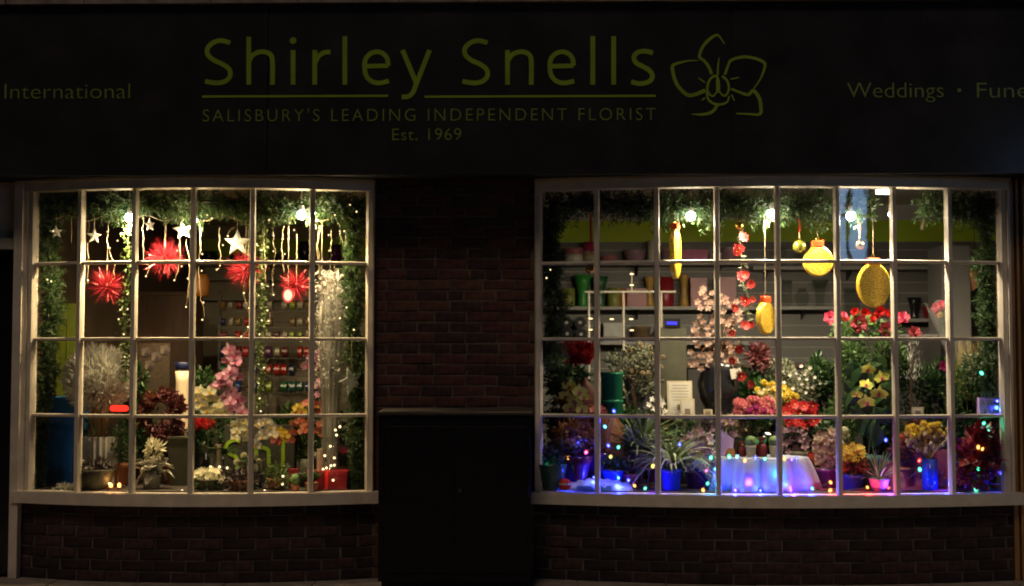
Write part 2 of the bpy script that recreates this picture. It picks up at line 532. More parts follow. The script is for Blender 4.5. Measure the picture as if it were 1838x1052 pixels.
class Bow:
    def __init__(s, pxl, pxr, depth, cols):
        s.xl, s.xr = at(pxl, 634, 0).x, at(pxr, 634, 0).x
        s.xc, s.hw, s.d = (s.xl + s.xr) / 2, (s.xr - s.xl) / 2, depth
        s.cols = [s.solve(p) for p in cols]           # centres of the frame members
    def Y(s, x):
        u = (x - s.xc) / s.hw
        return -s.d * max(0.0, 1 - u * u)
    def solve(s, px):
        y = 0.0
        for _ in range(12):
            y = s.Y(at(px, 634, y).x)
        return at(px, 634, y).x
    def slope(s, x):
        return 2 * s.d * (x - s.xc) / (s.hw ** 2)

DEP = 0.22
bowL = Bow(44, 672, DEP, [57, 143, 240, 345, 452, 559, 663])
bowR = Bow(960, 1812, DEP, [967, 1072, 1180, 1288, 1397, 1504, 1606, 1705, 1801])

Z_HEAD_T = at(355, 320, -0.20).z
Z_HEAD_B = at(355, 338.5, -0.22).z
Z_T = [at(355, p, -0.22).z for p in (470.0, 608.0, 747.0)]
Z_SILL_T = at(355, 886, -0.22).z
Z_SILL_B = at(355, 909, -0.27).z
ZP = Z_SILL_T + 0.006            # display platform

def sweep(mb, bow, x0, x1, f, b, z0, z1, n=24, cap=True):
    """a member that follows the bow; f/b are offsets in front of / behind the glass line"""
    ring = []
    for i in range(n + 1):
        x = x0 + (x1 - x0) * i / n
        y = bow.Y(x)
        ring.append([(x, y - f, z0), (x, y + b, z0), (x, y + b, z1), (x, y - f, z1)])
    vs = [p for q in ring for p in q]
    fs = []
    for i in range(n):
        for k in range(4):
            fs.append((i * 4 + k, i * 4 + (k + 1) % 4, (i + 1) * 4 + (k + 1) % 4, (i + 1) * 4 + k)[::-1])
    fs.append((0, 1, 2, 3))
    fs.append(tuple(n * 4 + k for k in (3, 2, 1, 0)))
    return mb.add(vs, fs)

def upright(mb, bow, x, w, f, b, z0, z1):
    y = bow.Y(x)
    s = bow.slope(x)
    tx, ty = 1 / math.hypot(1, s), s / math.hypot(1, s)
    nx, ny = ty, -tx
    # moulded glazing bar: narrow inside nib, wide front with a soft shoulder
    prof = [(-w / 2, -f * 0.55), (-w * 0.36, -f), (w * 0.36, -f), (w / 2, -f * 0.55), (w / 2, b * 0.3), (w * 0.22, b), (-w * 0.22, b), (-w / 2, b * 0.3)]
    vs, fs = [], []
    for z in (z0, z1):
        for (u, d) in prof:
            vs.append((x + tx * u - nx * d, y + ty * u - ny * d, z))
    m = len(prof)
    for k in range(m):
        fs.append((k, (k + 1) % m, m + (k + 1) % m, m + k))
    fs.append(tuple(range(m - 1, -1, -1)))
    fs.append(tuple(range(m, 2 * m)))
    return mb.add(vs, fs)

def bow_window(bow, tagname):
    w = bpy.data.objects.new('bow_window', None)
    w.parent = shop
    w.location = (bow.xc, 0, Z_SILL_T)
    col.objects.link(w)
    c = bow.cols
    n = len(c) - 1
    WP = MAT['white_paint']
    sweep(MB(), bow, bow.xl + 0.002, bow.xr - 0.002, 0.055, 0.05, Z_HEAD_B, Z_HEAD_T - 0.012).build('head', WP, w)
    sweep(MB(), bow, bow.xl - 0.002, bow.xr + 0.002, 0.070, 0.03, Z_HEAD_T - 0.0115, Z_HEAD_T + 0.006).build('cornice', WP, w)
    sweep(MB(), bow, bow.xl - 0.05, bow.xr + 0.05, 0.085, 0.06, Z_SILL_B, Z_SILL_T).build('sill', WP, w)
    for x in (c[0], c[-1]):
        sg = 1 if x < bow.xc else -1
        upright(MB(), bow, x, 0.052, 0.034, 0.04, Z_SILL_T + 0.0005, Z_HEAD_B - 0.0005).build('jamb', WP, w)
        xe = bow.xl if sg > 0 else bow.xr
        a, b_ = sorted((xe, x - sg * 0.028))
        MB().box(a, b_, -0.062, 0.05, Z_SILL_T + 0.0005, Z_HEAD_B - 0.0005).build('jamb', WP, w)
    for x in c[1:-1]:
        upright(MB(), bow, x, 0.038, 0.030, 0.036, Z_SILL_T + 0.0005, Z_HEAD_B - 0.0005).build('mullion', WP, w)
    zs = [Z_SILL_T] + Z_T[::-1] + [Z_HEAD_B]
    for i in range(n):
        xa, xb = c[i] + 0.020, c[i + 1] - 0.020
        for z in Z_T:
            m = MB()
            ya, yb = bow.Y(c[i]), bow.Y(c[i + 1])
            t0 = (xa - c[i]) / (c[i + 1] - c[i])
            y0, y1 = ya + (yb - ya) * t0, yb - (yb - ya) * t0
            prof = [(-0.014, 0.010), (-0.024, 0.006), (-0.024, -0.006), (-0.014, -0.013), (0.020, -0.013), (0.030, 0.0), (0.020, 0.010)]
            vs = [(x, y + d, z + h) for (x, y) in ((xa, y0), (xb, y1)) for (d, h) in prof]
            k = len(prof)
            m.add(vs, [(q, k + q, k + (q + 1) % k, (q + 1) % k) for q in range(k)] + [tuple(range(k)), tuple(range(2 * k - 1, k - 1, -1))])
            m.build('glazing_bar', WP, w)
        for r_ in range(4):
            z0, z1 = zs[r_] + (0.012 if r_ else 0.001), zs[r_ + 1] - (0.012 if r_ < 3 else 0.001)
            ya, yb = bow.Y(c[i]), bow.Y(c[i + 1])
            j = [random.uniform(-0.0025, 0.0025) for _ in range(2)]
            vs = []
            for d in (0.0, 0.004):
                vs += [(xa, ya + d + j[0], z0), (xb, yb + d + j[1], z0), (xb, yb + d - j[0], z1), (xa, ya + d - j[1], z1)]
            MB().add(vs, [(0, 1, 2, 3), (7, 6, 5, 4), (0, 4, 5, 1), (1, 5, 6, 2), (2, 6, 7, 3), (3, 7, 4, 0)]).build('pane', MAT['pane'], w)
    return w

winL = bow_window(bowL, 'left')
winR = bow_window(bowR, 'right')

# ---- bricks
mk('mortar_dark', (0.085, 0.072, 0.062), rough=0.95, var=0.6, scale=6, bump=0.4)
BR = [MAT['brick_red'], MAT['brick_brown'], MAT['brick_dark']]
def brick_mesh(L, mat):
    m = MB()
    j = lambda: random.uniform(-0.003, 0.003)
    x, y, z = L / 2, 0.05, 0.0325
    c = 0.004
    front = [(-x + c + j(), -y + j() * .6, -z + c + j()), (x - c + j(), -y + j() * .6, -z + c + j()), (x - c + j(), -y + j() * .6, z - c + j()), (-x + c + j(), -y + j() * .6, z - c + j())]
    mid = [(-x, -y + c * 1.4, -z), (x, -y + c * 1.4, -z), (x, -y + c * 1.4, z), (-x, -y + c * 1.4, z)]
    back = [(-x, y, -z), (x, y, -z), (x, y, z), (-x, y, z)]
    fs = [(0, 1, 2, 3), (11, 10, 9, 8)]
    for a in (0, 4):
        for k in range(4):
            k2 = (k + 1) % 4
            fs.append((a + k, a + 4 + k, a + 4 + k2, a + k2))
    m.add(front + mid + back, fs)
    return m.mesh('brick', mat)
STR = [brick_mesh(0.215, m) for m in BR for _ in range(3)]
RISER_BRICKS = [brick_mesh(0.215, m) for m in (MAT['riser_brick'], MAT['brick_dark'], MAT['riser_brick']) for _ in range(2)]  # darker brick mix used for the stall risers
HDR = [brick_mesh(0.1025, m) for m in BR for _ in range(2)]
COURSE = 0.0746

# pier between the windows
px0, px1 = bowL.xr, bowR.xl
pier = MB().box(px0 - 0.02, px1 + 0.02, 0.005, 0.24, -0.1, Z_HEAD_T + 0.25).build('pier_wall', MAT['mortar'], shop)
hidden = MB()
nrow = int((Z_HEAD_T + 0.02) / COURSE) + 1
for r_ in range(nrow):
    z = r_ * COURSE + 0.037
    x = px0 - 0.015 - (0.113 if r_ % 2 else 0.0) + random.uniform(-0.03, 0.015)
    while x < px1 - 0.03:
        L = 0.215 if random.random() < 0.9 else 0.1025
        a, b_ = max(x, px0 + 0.004), min(x + L, px1 - 0.004)
        x += L + 0.011
        if b_ - a < 0.03: continue
        jy = random.uniform(-0.003, 0.003)
        if z < 1.02:
            hidden.box(a, b_, jy + 0.001, 0.06, z - 0.032, z + 0.032)
        else:
            src = random.choice(STR if L > 0.2 else HDR)
            copy_part(src, 'brick', pier, ((a + b_) / 2, 0.05 + jy, z), (0, 0, random.uniform(-0.008, 0.008)), ((b_ - a) / L, 1, 1))
hb = hidden.build('lower_brickwork', MAT['brick_red'], pier, kind='stuff')

# bowed brick stall risers under the windows
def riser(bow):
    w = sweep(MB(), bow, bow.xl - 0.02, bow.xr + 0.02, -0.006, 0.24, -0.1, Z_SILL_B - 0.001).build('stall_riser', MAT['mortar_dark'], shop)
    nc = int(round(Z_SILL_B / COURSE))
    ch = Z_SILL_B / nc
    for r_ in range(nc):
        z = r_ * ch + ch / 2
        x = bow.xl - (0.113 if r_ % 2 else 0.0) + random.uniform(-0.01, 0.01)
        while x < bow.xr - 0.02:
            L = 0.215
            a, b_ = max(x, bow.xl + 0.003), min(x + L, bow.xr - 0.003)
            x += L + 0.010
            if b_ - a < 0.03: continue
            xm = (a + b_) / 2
            copy_part(random.choice(RISER_BRICKS), 'brick', w, (xm, bow.Y(xm) + 0.049 + random.uniform(-0.002, 0.003), z), (0, 0, math.atan(bow.slope(xm))), ((b_ - a) / L, 1, 1))
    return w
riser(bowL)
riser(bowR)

# ---- fascia
FY = -0.34
fz0, fz1 = at(919, 313.5, FY).z, at(919, 7, FY).z
fx0, fx1 = -4.6, 4.6
fascia = MB().box(fx0, fx1, FY + 0.012, 0.20, fz0 + 0.01, fz1).build('fascia', MAT['joint_black'], shop)
j1, j2 = at(481, 200, FY).x, at(1313, 200, FY).x
for a, b_ in ((fx0, j1 - 0.006), (j1 + 0.006, j2 - 0.004), (j2 + 0.004, fx1)):
    MB().box(a, b_, FY, FY + 0.014, fz0 + 0.03, fz1 - 0.002).build('panel', MAT['fascia_black'], fascia)
MB().box(j1 - 0.035, j1 - 0.0065, FY - 0.003, FY - 0.0005, fz0 + 0.03, fz1 - 0.004).build('cover_strip', MAT['fascia_black'], fascia)
MB().box(fx0, fx1, FY - 0.012, FY + 0.02, fz0, fz0 + 0.028).build('bottom_trim', MAT['fascia_black'], fascia)
stone_band = MB().box(fx0, fx1, FY - 0.03, 0.2, fz1 + 0.004, fz1 + 0.4).build('stone_band', MAT['mortar'], shop)
x = fx0
while x < fx1:
    L = random.uniform(0.5, 0.9)
    MB().box(x, min(x + L, fx1) - 0.008, FY - 0.042, FY - 0.031, fz1 + 0.006, fz1 + 0.30).build('stone', MAT['stone'], stone_band)
    x += L

# ---- lettering on the fascia
LY = FY - 0.0045
dg = None
def glyphs(s):
    c = bpy.data.curves.new('t', 'FONT')
    c.body = s
    c.size = 1.0
    c.extrude = 0.0
    c.resolution_u = 5
    return c
def text_mesh(s, spacing=1.0, thin=0.0):
    c = glyphs(s)
    c.space_character = spacing
    c.offset = thin
    o = bpy.data.objects.new('t', c)
    col.objects.link(o)
    dgr = bpy.context.evaluated_depsgraph_get()
    me = bpy.data.meshes.new_from_object(o.evaluated_get(dgr))
    V = np.array([v.co[:] for v in me.vertices])
    F = [list(p.vertices) for p in me.polygons]
    bpy.data.objects.remove(o)
    bpy.data.curves.remove(c)
    bpy.data.meshes.remove(me)
    return V, F
def extrude2d(mb, V2, F, xyz, th=0.004):
    """flat faces V2 -> front faces plus side walls, via xyz(u, v, depth)"""
    n = len(V2)
    edges = {}
    for f in F:
        for k in range(len(f)):
            e = (f[k], f[(k + 1) % len(f)])
            edges[e] = edges.get(e, 0) + 1
    vs = [xyz(u, v, 0) for u, v in V2] + [xyz(u, v, th) for u, v in V2]
    fs = [list(f) for f in F]
    for (a, b_) in list(edges):
        if (b_, a) not in edges:
            fs.append([b_, a, a + n, b_ + n])
    mb.add(vs, fs)
CAPH = None
V_, F_ = text_mesh('H')
CAPH = V_[:, 1].max() - V_[:, 1].min()

def line_of_text(s, pxa, pxb, py_base, cap_px, name, mat, spacing=1.0, thin=0.0, parent=None, Y=None, plane=None):
    V, F = text_mesh(s, spacing, thin)
    A, B = at(pxa, py_base, LY), at(pxb, py_base, LY)
    zt = at((pxa + pxb) / 2, py_base - cap_px, LY).z - at((pxa + pxb) / 2, py_base, LY).z
    x0, x1 = V[:, 0].min(), V[:, 0].max()
    zb = (A.z + B.z) / 2
    mb = MB()
    extrude2d(mb, V[:, :2], F, lambda u, v, d: (A.x + (u - x0) / (x1 - x0) * (B.x - A.x), LY + d, zb + v / CAPH * zt))
    return mb.build(name, mat, parent)

LET = {
 'S': [[(413, 77), (398, 73), (384, 76), (373, 86), (373, 98), (384, 108), (399, 115), (411, 124), (413, 136), (404, 146), (388, 149), (368, 146)]],
 'h': [[(446.5, 66), (446.5, 152)], [(447, 110), (453, 100), (462, 94.5), (473, 93), (484, 97), (489, 109), (489, 152)]],
 'i': [[(526, 90), (526, 152)]],
 'r': [[(565, 90), (565, 152)], [(565, 114), (572, 101), (582, 94.5), (593, 93.5)]],
 'l': [[(619, 65), (619, 152)]],
 'e': [[(655, 119), (697, 118), (695, 105), (687, 96), (676, 93), (664, 97), (656, 107), (654.5, 121), (657, 135), (666, 145.5), (680, 149), (698, 145.5)]],
 'y': [[(722.5, 90), (747.5, 150)], [(771, 90), (747.5, 150), (741, 166), (733, 173), (721, 174)]],
 's': [[(1172, 95), (1158, 92), (1145, 94), (1138, 102), (1141, 112), (1153, 119), (1165, 126), (1171, 135), (1168, 144), (1158, 149), (1146, 150), (1133, 147)]]}
LET['n'] = [[(446.5, 90), (446.5, 152)], LET['h'][1]]
def ribbon(mb, pts, w0, wm, w1, dep, conv=None, n=6, sm=True):
    """flat stroke on the fascia"""
    conv = conv or (lambda p: at(1190 + p[0] / 5.845, 50 + p[1] / 5.845, LY))
    pp = smooth_path(pts, n) if sm else [np.array(p) for p in pts]
    m = len(pp)
    q = [conv(p) for p in pp]
    vs, fs = [], []
    for i in range(m):
        t = q[min(i + 1, m - 1)] - q[max(i - 1, 0)]
        nrm = Vector((-t.z, 0, t.x)).normalized()
        u = i / (m - 1)
        w = (w0 + (wm - w0) * min(1, u / 0.35)) if u < 0.5 else (w1 + (wm - w1) * min(1, (1 - u) / 0.35))
        w = w * mpp(LY) / 2
        for d in (0.0, 0.0045):
            for sgn in (1, -1):
                p = q[i] + nrm * w * sgn
                vs.append((p.x, LY - dep + d, p.z))
    for i in range(m - 1):
        a, b_ = i * 4, i * 4 + 4
        fs += [(a, a + 1, b_ + 1, b_), (a, b_, b_ + 2, a + 2), (a + 1, a + 3, b_ + 3, b_ + 1)]
    fs += [(0, 2, 3, 1), (4 * m - 4, 4 * m - 3, 4 * m - 1, 4 * m - 2)]
    mb.add(vs, fs)
def smooth_path(pts, n=6):
    out = []
    P = [pts[0]] + list(pts) + [pts[-1]]
    for i in range(1, len(P) - 2):
        p0, p1, p2, p3 = [np.array(q, dtype=float) for q in P[i - 1:i + 3]]
        for k in range(n):
            t = k / n
            out.append(0.5 * ((2 * p1) + (-p0 + p2) * t + (2 * p0 - 5 * p1 + 4 * p2 - p3) * t * t + (-p0 + 3 * p1 - 3 * p2 + p3) * t ** 3))
    out.append(np.array(P[-2], dtype=float))
    return out
for ch, dx in (('S', 0), ('h', 0), ('i', 0), ('r', 0), ('l', 0), ('e', 0), ('y', 0), ('S', 462), ('n', 464.5), ('e', 332.5), ('l', 445), ('l', 482.5), ('s', 0)):
    mb = MB()
    for k, st in enumerate(LET[ch]):
        pts = [(x + dx, y) for x, y in st]
        if ch == 'e':       # square turn from the bar into the bowl
            ribbon(mb, pts[:2], 8.2, 8.2, 8.2, 0.0004, lambda p: at(p[0], p[1], LY), sm=False)
            ribbon(mb, pts[1:], 8.4, 8.4, 8.4, 0.0, lambda p: at(p[0], p[1], LY))
        else:
            ribbon(mb, pts, 8.5, 8.5, 8.5, 0.0004 * k, lambda p: at(p[0], p[1], LY), sm=len(pts) > 2)
    if ch == 'i':
        c_ = at(526 + dx, 73, LY)
        mb.tube([(c_.x, LY, c_.z), (c_.x, LY + 0.0045, c_.z)], 0.0235, 14)
    mb.build('letter', MAT['lime_vinyl'], fascia)
line_of_text("SALISBURY'S LEADING INDEPENDENT FLORIST", 364, 1177, 217, 22, 'tagline', MAT['olive_vinyl'], spacing=1.28, thin=-0.012, parent=fascia)['kind'] = 'stuff'
line_of_text("Est. 1969", 704, 828, 251.5, 21, 'year_line', MAT['olive_vinyl'], spacing=1.08, thin=-0.006, parent=fascia)
line_of_text("International", 8, 233, 177, 27, 'side_line', MAT['olive_vinyl'], spacing=1.0, thin=-0.014, parent=fascia)
line_of_text("Weddings", 1521, 1694, 175, 27, 'side_line', MAT['olive_vinyl'], spacing=1.0, thin=-0.012, parent=fascia)
line_of_text("Funerals", 1754, 1918, 175, 27, 'side_line', MAT['olive_vinyl'], spacing=1.0, thin=-0.012, parent=fascia)
dot = at(1722, 162, LY)
MB().tube([(dot.x, LY, dot.z), (dot.x, LY + 0.004, dot.z)], 0.013, 12).build('bullet_dot', MAT['olive_vinyl'], fascia)
for a, b_ in ((363, 697), (762, 1177)):
    A, B = at(a, 173, LY), at(b_, 172, LY)
    MB().box(A.x, B.x, LY, LY + 0.0042, B.z - 0.0075, B.z + 0.0075).build('underline', MAT['lime_vinyl'], fascia)

STK = [
    ([(645, 170), (600, 100), (565, 75), (500, 110), (430, 180), (390, 260), (385, 310), (430, 345), (475, 400), (510, 485)], 2, 6, 6),
    ([(370, 345), (280, 345), (180, 365), (105, 395), (105, 470), (140, 580), (200, 660), (270, 708), (350, 695), (445, 655)], 1.5, 7, 8),
    ([(650, 490), (690, 380), (725, 335), (850, 305), (980, 325), (1065, 370), (1060, 440), (1020, 540), (950, 640)], 5, 6, 2),
    ([(715, 640), (790, 670), (890, 702), (950, 660), (1010, 740), (1025, 820), (1017, 905), (900, 905), (770, 900)], 4, 7, 2.5),
    ([(570, 810), (530, 870), (470, 900), (390, 910), (300, 905)], 6, 6, 1.5),
    ([(575, 505), (520, 515), (478, 570), (465, 650), (490, 700), (530, 715), (552, 685)], 5, 4.5, 3),
    ([(620, 505), (675, 560), (690, 650), (660, 705), (625, 708), (604, 680)], 5, 4.5, 3),
    ([(572, 515), (578, 600), (578, 670)], 4, 8, 8),
    ([(548, 690), (580, 668), (608, 690)], 2, 4, 2),
    ([(460, 665), (470, 740), (520, 790), (600, 805), (670, 780), (695, 715)], 4, 5, 3),
    ([(370, 525), (440, 575)], 1.5, 3, 3), ([(800, 520), (710, 540)], 1.5, 2.5, 2.5),
    ([(575, 495), (578, 400), (590, 310)], 4, 3.5, 1), ([(720, 700), (750, 770)], 3, 3, 1.5), ([(440, 735), (405, 762)], 3, 3, 1)]
mb = MB()
for k, (pts, a, m_, b_) in enumerate(STK):
    ribbon(mb, pts, a * 0.9, m_ * 0.9, b_ * 0.9, 0.0002 * k)
mb.build('orchid_emblem', MAT['lime_vinyl'], fascia)

# ---- doorway at the far left, pilaster at the far right
WP = MAT['white_paint']
pa, pb = at(19, 900, -0.05).x, at(34, 900, -0.05).x
MB().box(pa, pb, -0.075, 0.10, 0.004, Z_HEAD_T + 0.004).build('door_post', WP, shop)
MB().box(pb + 0.001, bowL.xl - 0.0505, -0.035, 0.08, Z_SILL_T, Z_HEAD_T + 0.004).build('door_post', WP, shop)
MB().box(pb + 0.001, bowL.xl + 0.0, 0.02, 0.20, 0.0, Z_SILL_T - 0.002).build('pier_return', MAT['brick_dark'], shop)
zr0, zr1 = at(10, 447, 0.0).z, at(10, 428, 0.0).z
door = MB().box(-4.55, pa - 0.004, 0.05, 0.10, 0.01, zr0 - 0.004).build('door', MAT['door_black'], shop)
MB().box(-4.55, pa - 0.001, -0.03, 0.10, zr0, zr1).build('door_transom', WP, shop)
MB().box(-4.55, pa - 0.001, 0.02, 0.08, zr1 + 0.001, Z_HEAD_T + 0.004).build('fanlight_panel', WP, shop)
# right side pilaster of stained timber strips
qx = bowR.xr + 0.004
pil = MB().box(qx, 4.6, 0.02, 0.24, 0.0, Z_HEAD_T + 0.05).build('pilaster', MAT['wood_dark'], shop)
for k, (a, b_, pr, mt) in enumerate(((0.0, 0.030, 0.045, 'wood_brown'), (0.044, 0.062, 0.058, 'wood_brown'), (0.084, 0.30, 0.075, 'wood_brown'), (0.34, 0.8, 0.05, 'wood_dark'))):
    MB().box(qx + a, qx + b_, 0.02 - pr, 0.0195, 0.002, Z_HEAD_T + 0.003).build('strip', MAT[mt], pil)
MB().box(-4.6, 4.6, -0.20, 0.24, Z_HEAD_T + 0.0075, fz0 + 0.008).build('soffit_board', MAT['joint_black'], shop) if fz0 > Z_HEAD_T + 0.02 else None

# ================================================================== the black street cabinet
cy0 = -0.46
ca, cb = at(679, 900, cy0).x, at(953, 900, cy0).x
ct = at(816, 745, cy0).z
cab = T('street_cabinet', 'tall black metal street cabinet standing against the brick pier', 'cabinet', ((ca + cb) / 2, cy0 + 0.2, 0))
MB().box(ca, cb, cy0, -0.045, 0.06, ct).build('body', MAT['cabinet_black'], cab)
MB().box(ca + 0.02, cb - 0.02, cy0 + 0.02, -0.06, 0.0, 0.0595).build('plinth', MAT['cabinet_black'], cab)
lid = MB()
lid.add([(ca - 0.012, cy0 - 0.018, ct + 0.0005), (cb + 0.012, cy0 - 0.018, ct + 0.0005), (cb + 0.012, -0.03, ct + 0.0005), (ca - 0.012, -0.03, ct + 0.0005),
         (ca - 0.012, cy0 - 0.018, ct + 0.016), (cb + 0.012, cy0 - 0.018, ct + 0.016), (cb + 0.012, -0.03, ct + 0.030), (ca - 0.012, -0.03, ct + 0.030)],
        [(3, 2, 1, 0), (4, 5, 6, 7), (0, 1, 5, 4), (1, 2, 6, 5), (2, 3, 7, 6), (3, 0, 4, 7)])
lid.build('lid', MAT['cabinet_edge'], cab)
dz = ct - 0.075
dm = (ca + cb) / 2
for (a, b_) in ((ca + 0.045, dm - 0.002), (dm + 0.002, cb - 0.035)):
    d_ = MB().box(a, b_, cy0 - 0.010, cy0 - 0.0005, 0.12, dz).build('door', MAT['cabinet_black'], cab)
    MB().box(a, b_, cy0 - 0.013, cy0 - 0.0105, dz - 0.003, dz + 0.001).build('top_edge', MAT['cabinet_edge'], d_)
for z in (0.3, 0.62, 0.95):
    MB().tube([(ca + 0.03, cy0 - 0.008, z), (ca + 0.03, cy0 - 0.008, z + 0.07)], 0.008, 8).build('hinge', MAT['cabinet_black'], cab)
    MB().tube([(cb - 0.02, cy0 - 0.008, z), (cb - 0.02, cy0 - 0.008, z + 0.07)], 0.008, 8).build('hinge', MAT['cabinet_black'], cab)
MB().tube([(dm + 0.035, cy0 - 0.0105, 0.66), (dm + 0.035, cy0 - 0.018, 0.66)], 0.014, 12).build('lock', MAT['cabinet_edge'], cab)

# ================================================================== inside the shop: room shell
XM = at(816, 634, 0.3).x
Z_C = 3.02
struct('shop_floor', MB().box(-3.75, 6.2, 0.26, 5.9, -0.02, 0.02), MAT['floor_wood'])
struct('ceiling', MB().box(-3.75, 6.2, 0.21, 5.9, Z_C, Z_C + 0.1), MAT['ceiling'])
struct('wall_side_right', MB().box(6.07, 6.2, 0.25, 3.7, 0.02, Z_C), MAT['wall_cream'])
struct('wall_front_right', MB().box(bowR.xr + 0.06, 6.2, 0.245, 0.32, 0.02, Z_C), MAT['wall_cream'])
struct('wall_side_left', MB().box(-3.75, -3.62, 0.22, 5.8, 0.02, Z_C), MAT['wall_brown'])
struct('wall_partition', MB().box(XM - 0.05, XM + 0.05, 0.26, 5.6, 0.02, Z_C), MAT['wall_brown'])
YB = 3.5          # back wall of the right hand room
YBL = 5.4         # back wall of the left hand room
wbr = struct('wall_back', MB().box(XM + 0.05, 6.07, YB + 0.012, YB + 0.15, 0.02, Z_C), MAT['wall_cream'])
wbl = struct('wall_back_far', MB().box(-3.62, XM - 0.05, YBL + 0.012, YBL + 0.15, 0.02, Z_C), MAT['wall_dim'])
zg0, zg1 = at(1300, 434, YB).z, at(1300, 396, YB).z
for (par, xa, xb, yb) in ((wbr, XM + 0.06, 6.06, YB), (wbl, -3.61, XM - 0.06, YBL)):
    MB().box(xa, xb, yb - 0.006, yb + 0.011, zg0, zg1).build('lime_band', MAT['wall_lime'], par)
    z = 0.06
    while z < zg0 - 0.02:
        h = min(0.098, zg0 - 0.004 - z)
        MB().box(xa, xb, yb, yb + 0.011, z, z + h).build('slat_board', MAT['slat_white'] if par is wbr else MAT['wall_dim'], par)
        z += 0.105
# display platforms behind the windows
for bow, nm in ((bowL, 'left'), (bowR, 'right')):
    m = MB()
    n = 20
    xa, xb = bow.xl + 0.03, bow.xr - 0.03
    pts = [(xa + (xb - xa) * i / n, bow.Y(xa + (xb - xa) * i / n) + 0.07) for i in range(n + 1)]
    pts += [(xb, 0.95), (xa, 0.95)]
    k = len(pts)
    m.add([(x, y, ZP - 0.05) for x, y in pts] + [(x, y, ZP) for x, y in pts],
          [tuple(range(k, 2 * k)), tuple(range(k - 1, -1, -1))] + [(i, (i + 1) % k, k + (i + 1) % k, k + i) for i in range(k)])
    pl = struct('display_platform', m, MAT['platform'])
    MB().box(xa, xb, 0.90, 0.94, 0.02, ZP - 0.0505).build('back_board', MAT['platform'], pl)

# wall above the windows, seen from inside
MB().box(-3.75, 6.2, 0.201, 0.24, Z_HEAD_T + 0.05, Z_C + 0.1).build('over_window_wall', MAT['wall_cream'], shop)

# ================================================================== DISPLAY HELPERS
def PT(px, Y):
    q = at(px, 870, Y)
    return Vector((q.x, Y, ZP))

def rdir(n):
    v = rng.normal(size=(n, 3))
    return v / np.linalg.norm(v, axis=1)[:, None]

def unit(a):
    return a / np.maximum(np.linalg.norm(a, axis=1), 1e-9)[:, None]

def rhombs(mb, B, D, L, W, mi=0, fold=0.15):
    """n leaf shaped pieces: base B, direction D, length L, width W"""
    n = len(B)
    D = unit(D)
    R = rdir(n)
    S = unit(np.cross(D, R))
    Nn = np.cross(S, D)
    L = np.broadcast_to(np.asarray(L, float), (n,))[:, None]
    W = np.broadcast_to(np.asarray(W, float), (n,))[:, None]
    mid = B + D * L * 0.5
    V = np.stack([B, mid + S * W / 2 + Nn * W * fold, B + D * L, mid - S * W / 2 + Nn * W * fold], 1).reshape(-1, 3)
    return mb.arrays(V, 4, [(0, 1, 2, 3)], mi)

def blades(mb, B, D, L, W, droop, seg=6, mi=0, side=None):
    """arching strap leaves"""
    n = len(B)
    D = unit(D)
    L = np.broadcast_to(np.asarray(L, float), (n,))[:, None]
    W = np.broadcast_to(np.asarray(W, float), (n,))[:, None]
    dr = np.broadcast_to(np.asarray(droop, float), (n,))[:, None]
    H = D * np.array([1, 1, 0]) + rng.normal(size=(n, 3)) * 0.05 * np.array([1, 1, 0])
    S = unit(np.cross(H, np.array([0, 0, 1.0])) + rng.normal(size=(n, 3)) * 0.15)
    rows = []
    for k in range(seg + 1):
        t = k / seg
        c = B + D * L * t + np.array([0, 0, -1.0]) * dr * L * t * t
        w = W * (0.35 + 0.65 * math.sin(math.pi * min(1.0, 0.25 + 0.75 * t))) * (1.0 if k < seg else 0.1) / 2
        rows += [c - S * w, c + S * w]
    V = np.stack(rows, 1).reshape(-1, 3)
    F = [(2 * k, 2 * k + 1, 2 * k + 3, 2 * k + 2) for k in range(seg)]
    return mb.arrays(V, 2 * (seg + 1), F, mi)

def in_ball(n, shell=0.35):
    r = rng.uniform(shell ** 3, 1.0, n) ** (1 / 3)
    return rdir(n) * r[:, None]

def bush(mb, c, rad, n, L, W, lobes=6, spread=0.55, up=0.25, mi=0):
    """uneven crown: leaf pieces gathered in several lobes"""
    c, rad = np.array(c), np.array(rad)
    lc = in_ball(lobes, 0.5) * spread
    ls = rng.uniform(0.38, 0.62, lobes)
    idx = rng.integers(0, lobes, n)
    u = in_ball(n, 0.55)
    p = lc[idx] + u * ls[idx][:, None]
    D = unit(u + rdir(n) * 0.7 + np.array([0, 0, up]))
    B = c + p * rad
    return rhombs(mb, B, D, L * rng.uniform(0.6, 1.25, n), W * rng.uniform(0.7, 1.2, n), mi)

def stems(parent, base, tips, r=0.0025, mat='stem_green', bow=0.25, name='stem'):
    mb = MB()
    b = Vector(base)
    for t in tips:
        t = Vector(t)
        m = b.lerp(t, 0.55)
        m.z += (t - b).length * 0.06
        m.x = b.x + (t.x - b.x) * (0.55 - bow)
        mb.tube([b, b.lerp(m, 0.5), m, m.lerp(t, 0.6), t], r, 5)
    return mb.build(name, MAT[mat], parent, kind='stuff')

# ---- flower templates, unit radius, facing +Z
def petal(mb, ang, L, W, lift=0.25, cup=0.15, r0=0.08, mi=0, nu=4, nv=2, pw=0.75, twist=0.0):
    ca, sa = math.cos(ang), math.sin(ang)
    def fn(u, v):
        s = (v - 0.5) * 2
        w = W * math.sin(math.pi * min(0.97, 0.06 + u * 0.9) ** pw) * s
        r = r0 + L * u
        z = lift * u * L - 0.25 * lift * u * u * L + cup * W * s * s + twist * s * u * L
        return (ca * r - sa * w, sa * r + ca * w, z)
    return mb.patch(fn, nu, nv, mi)

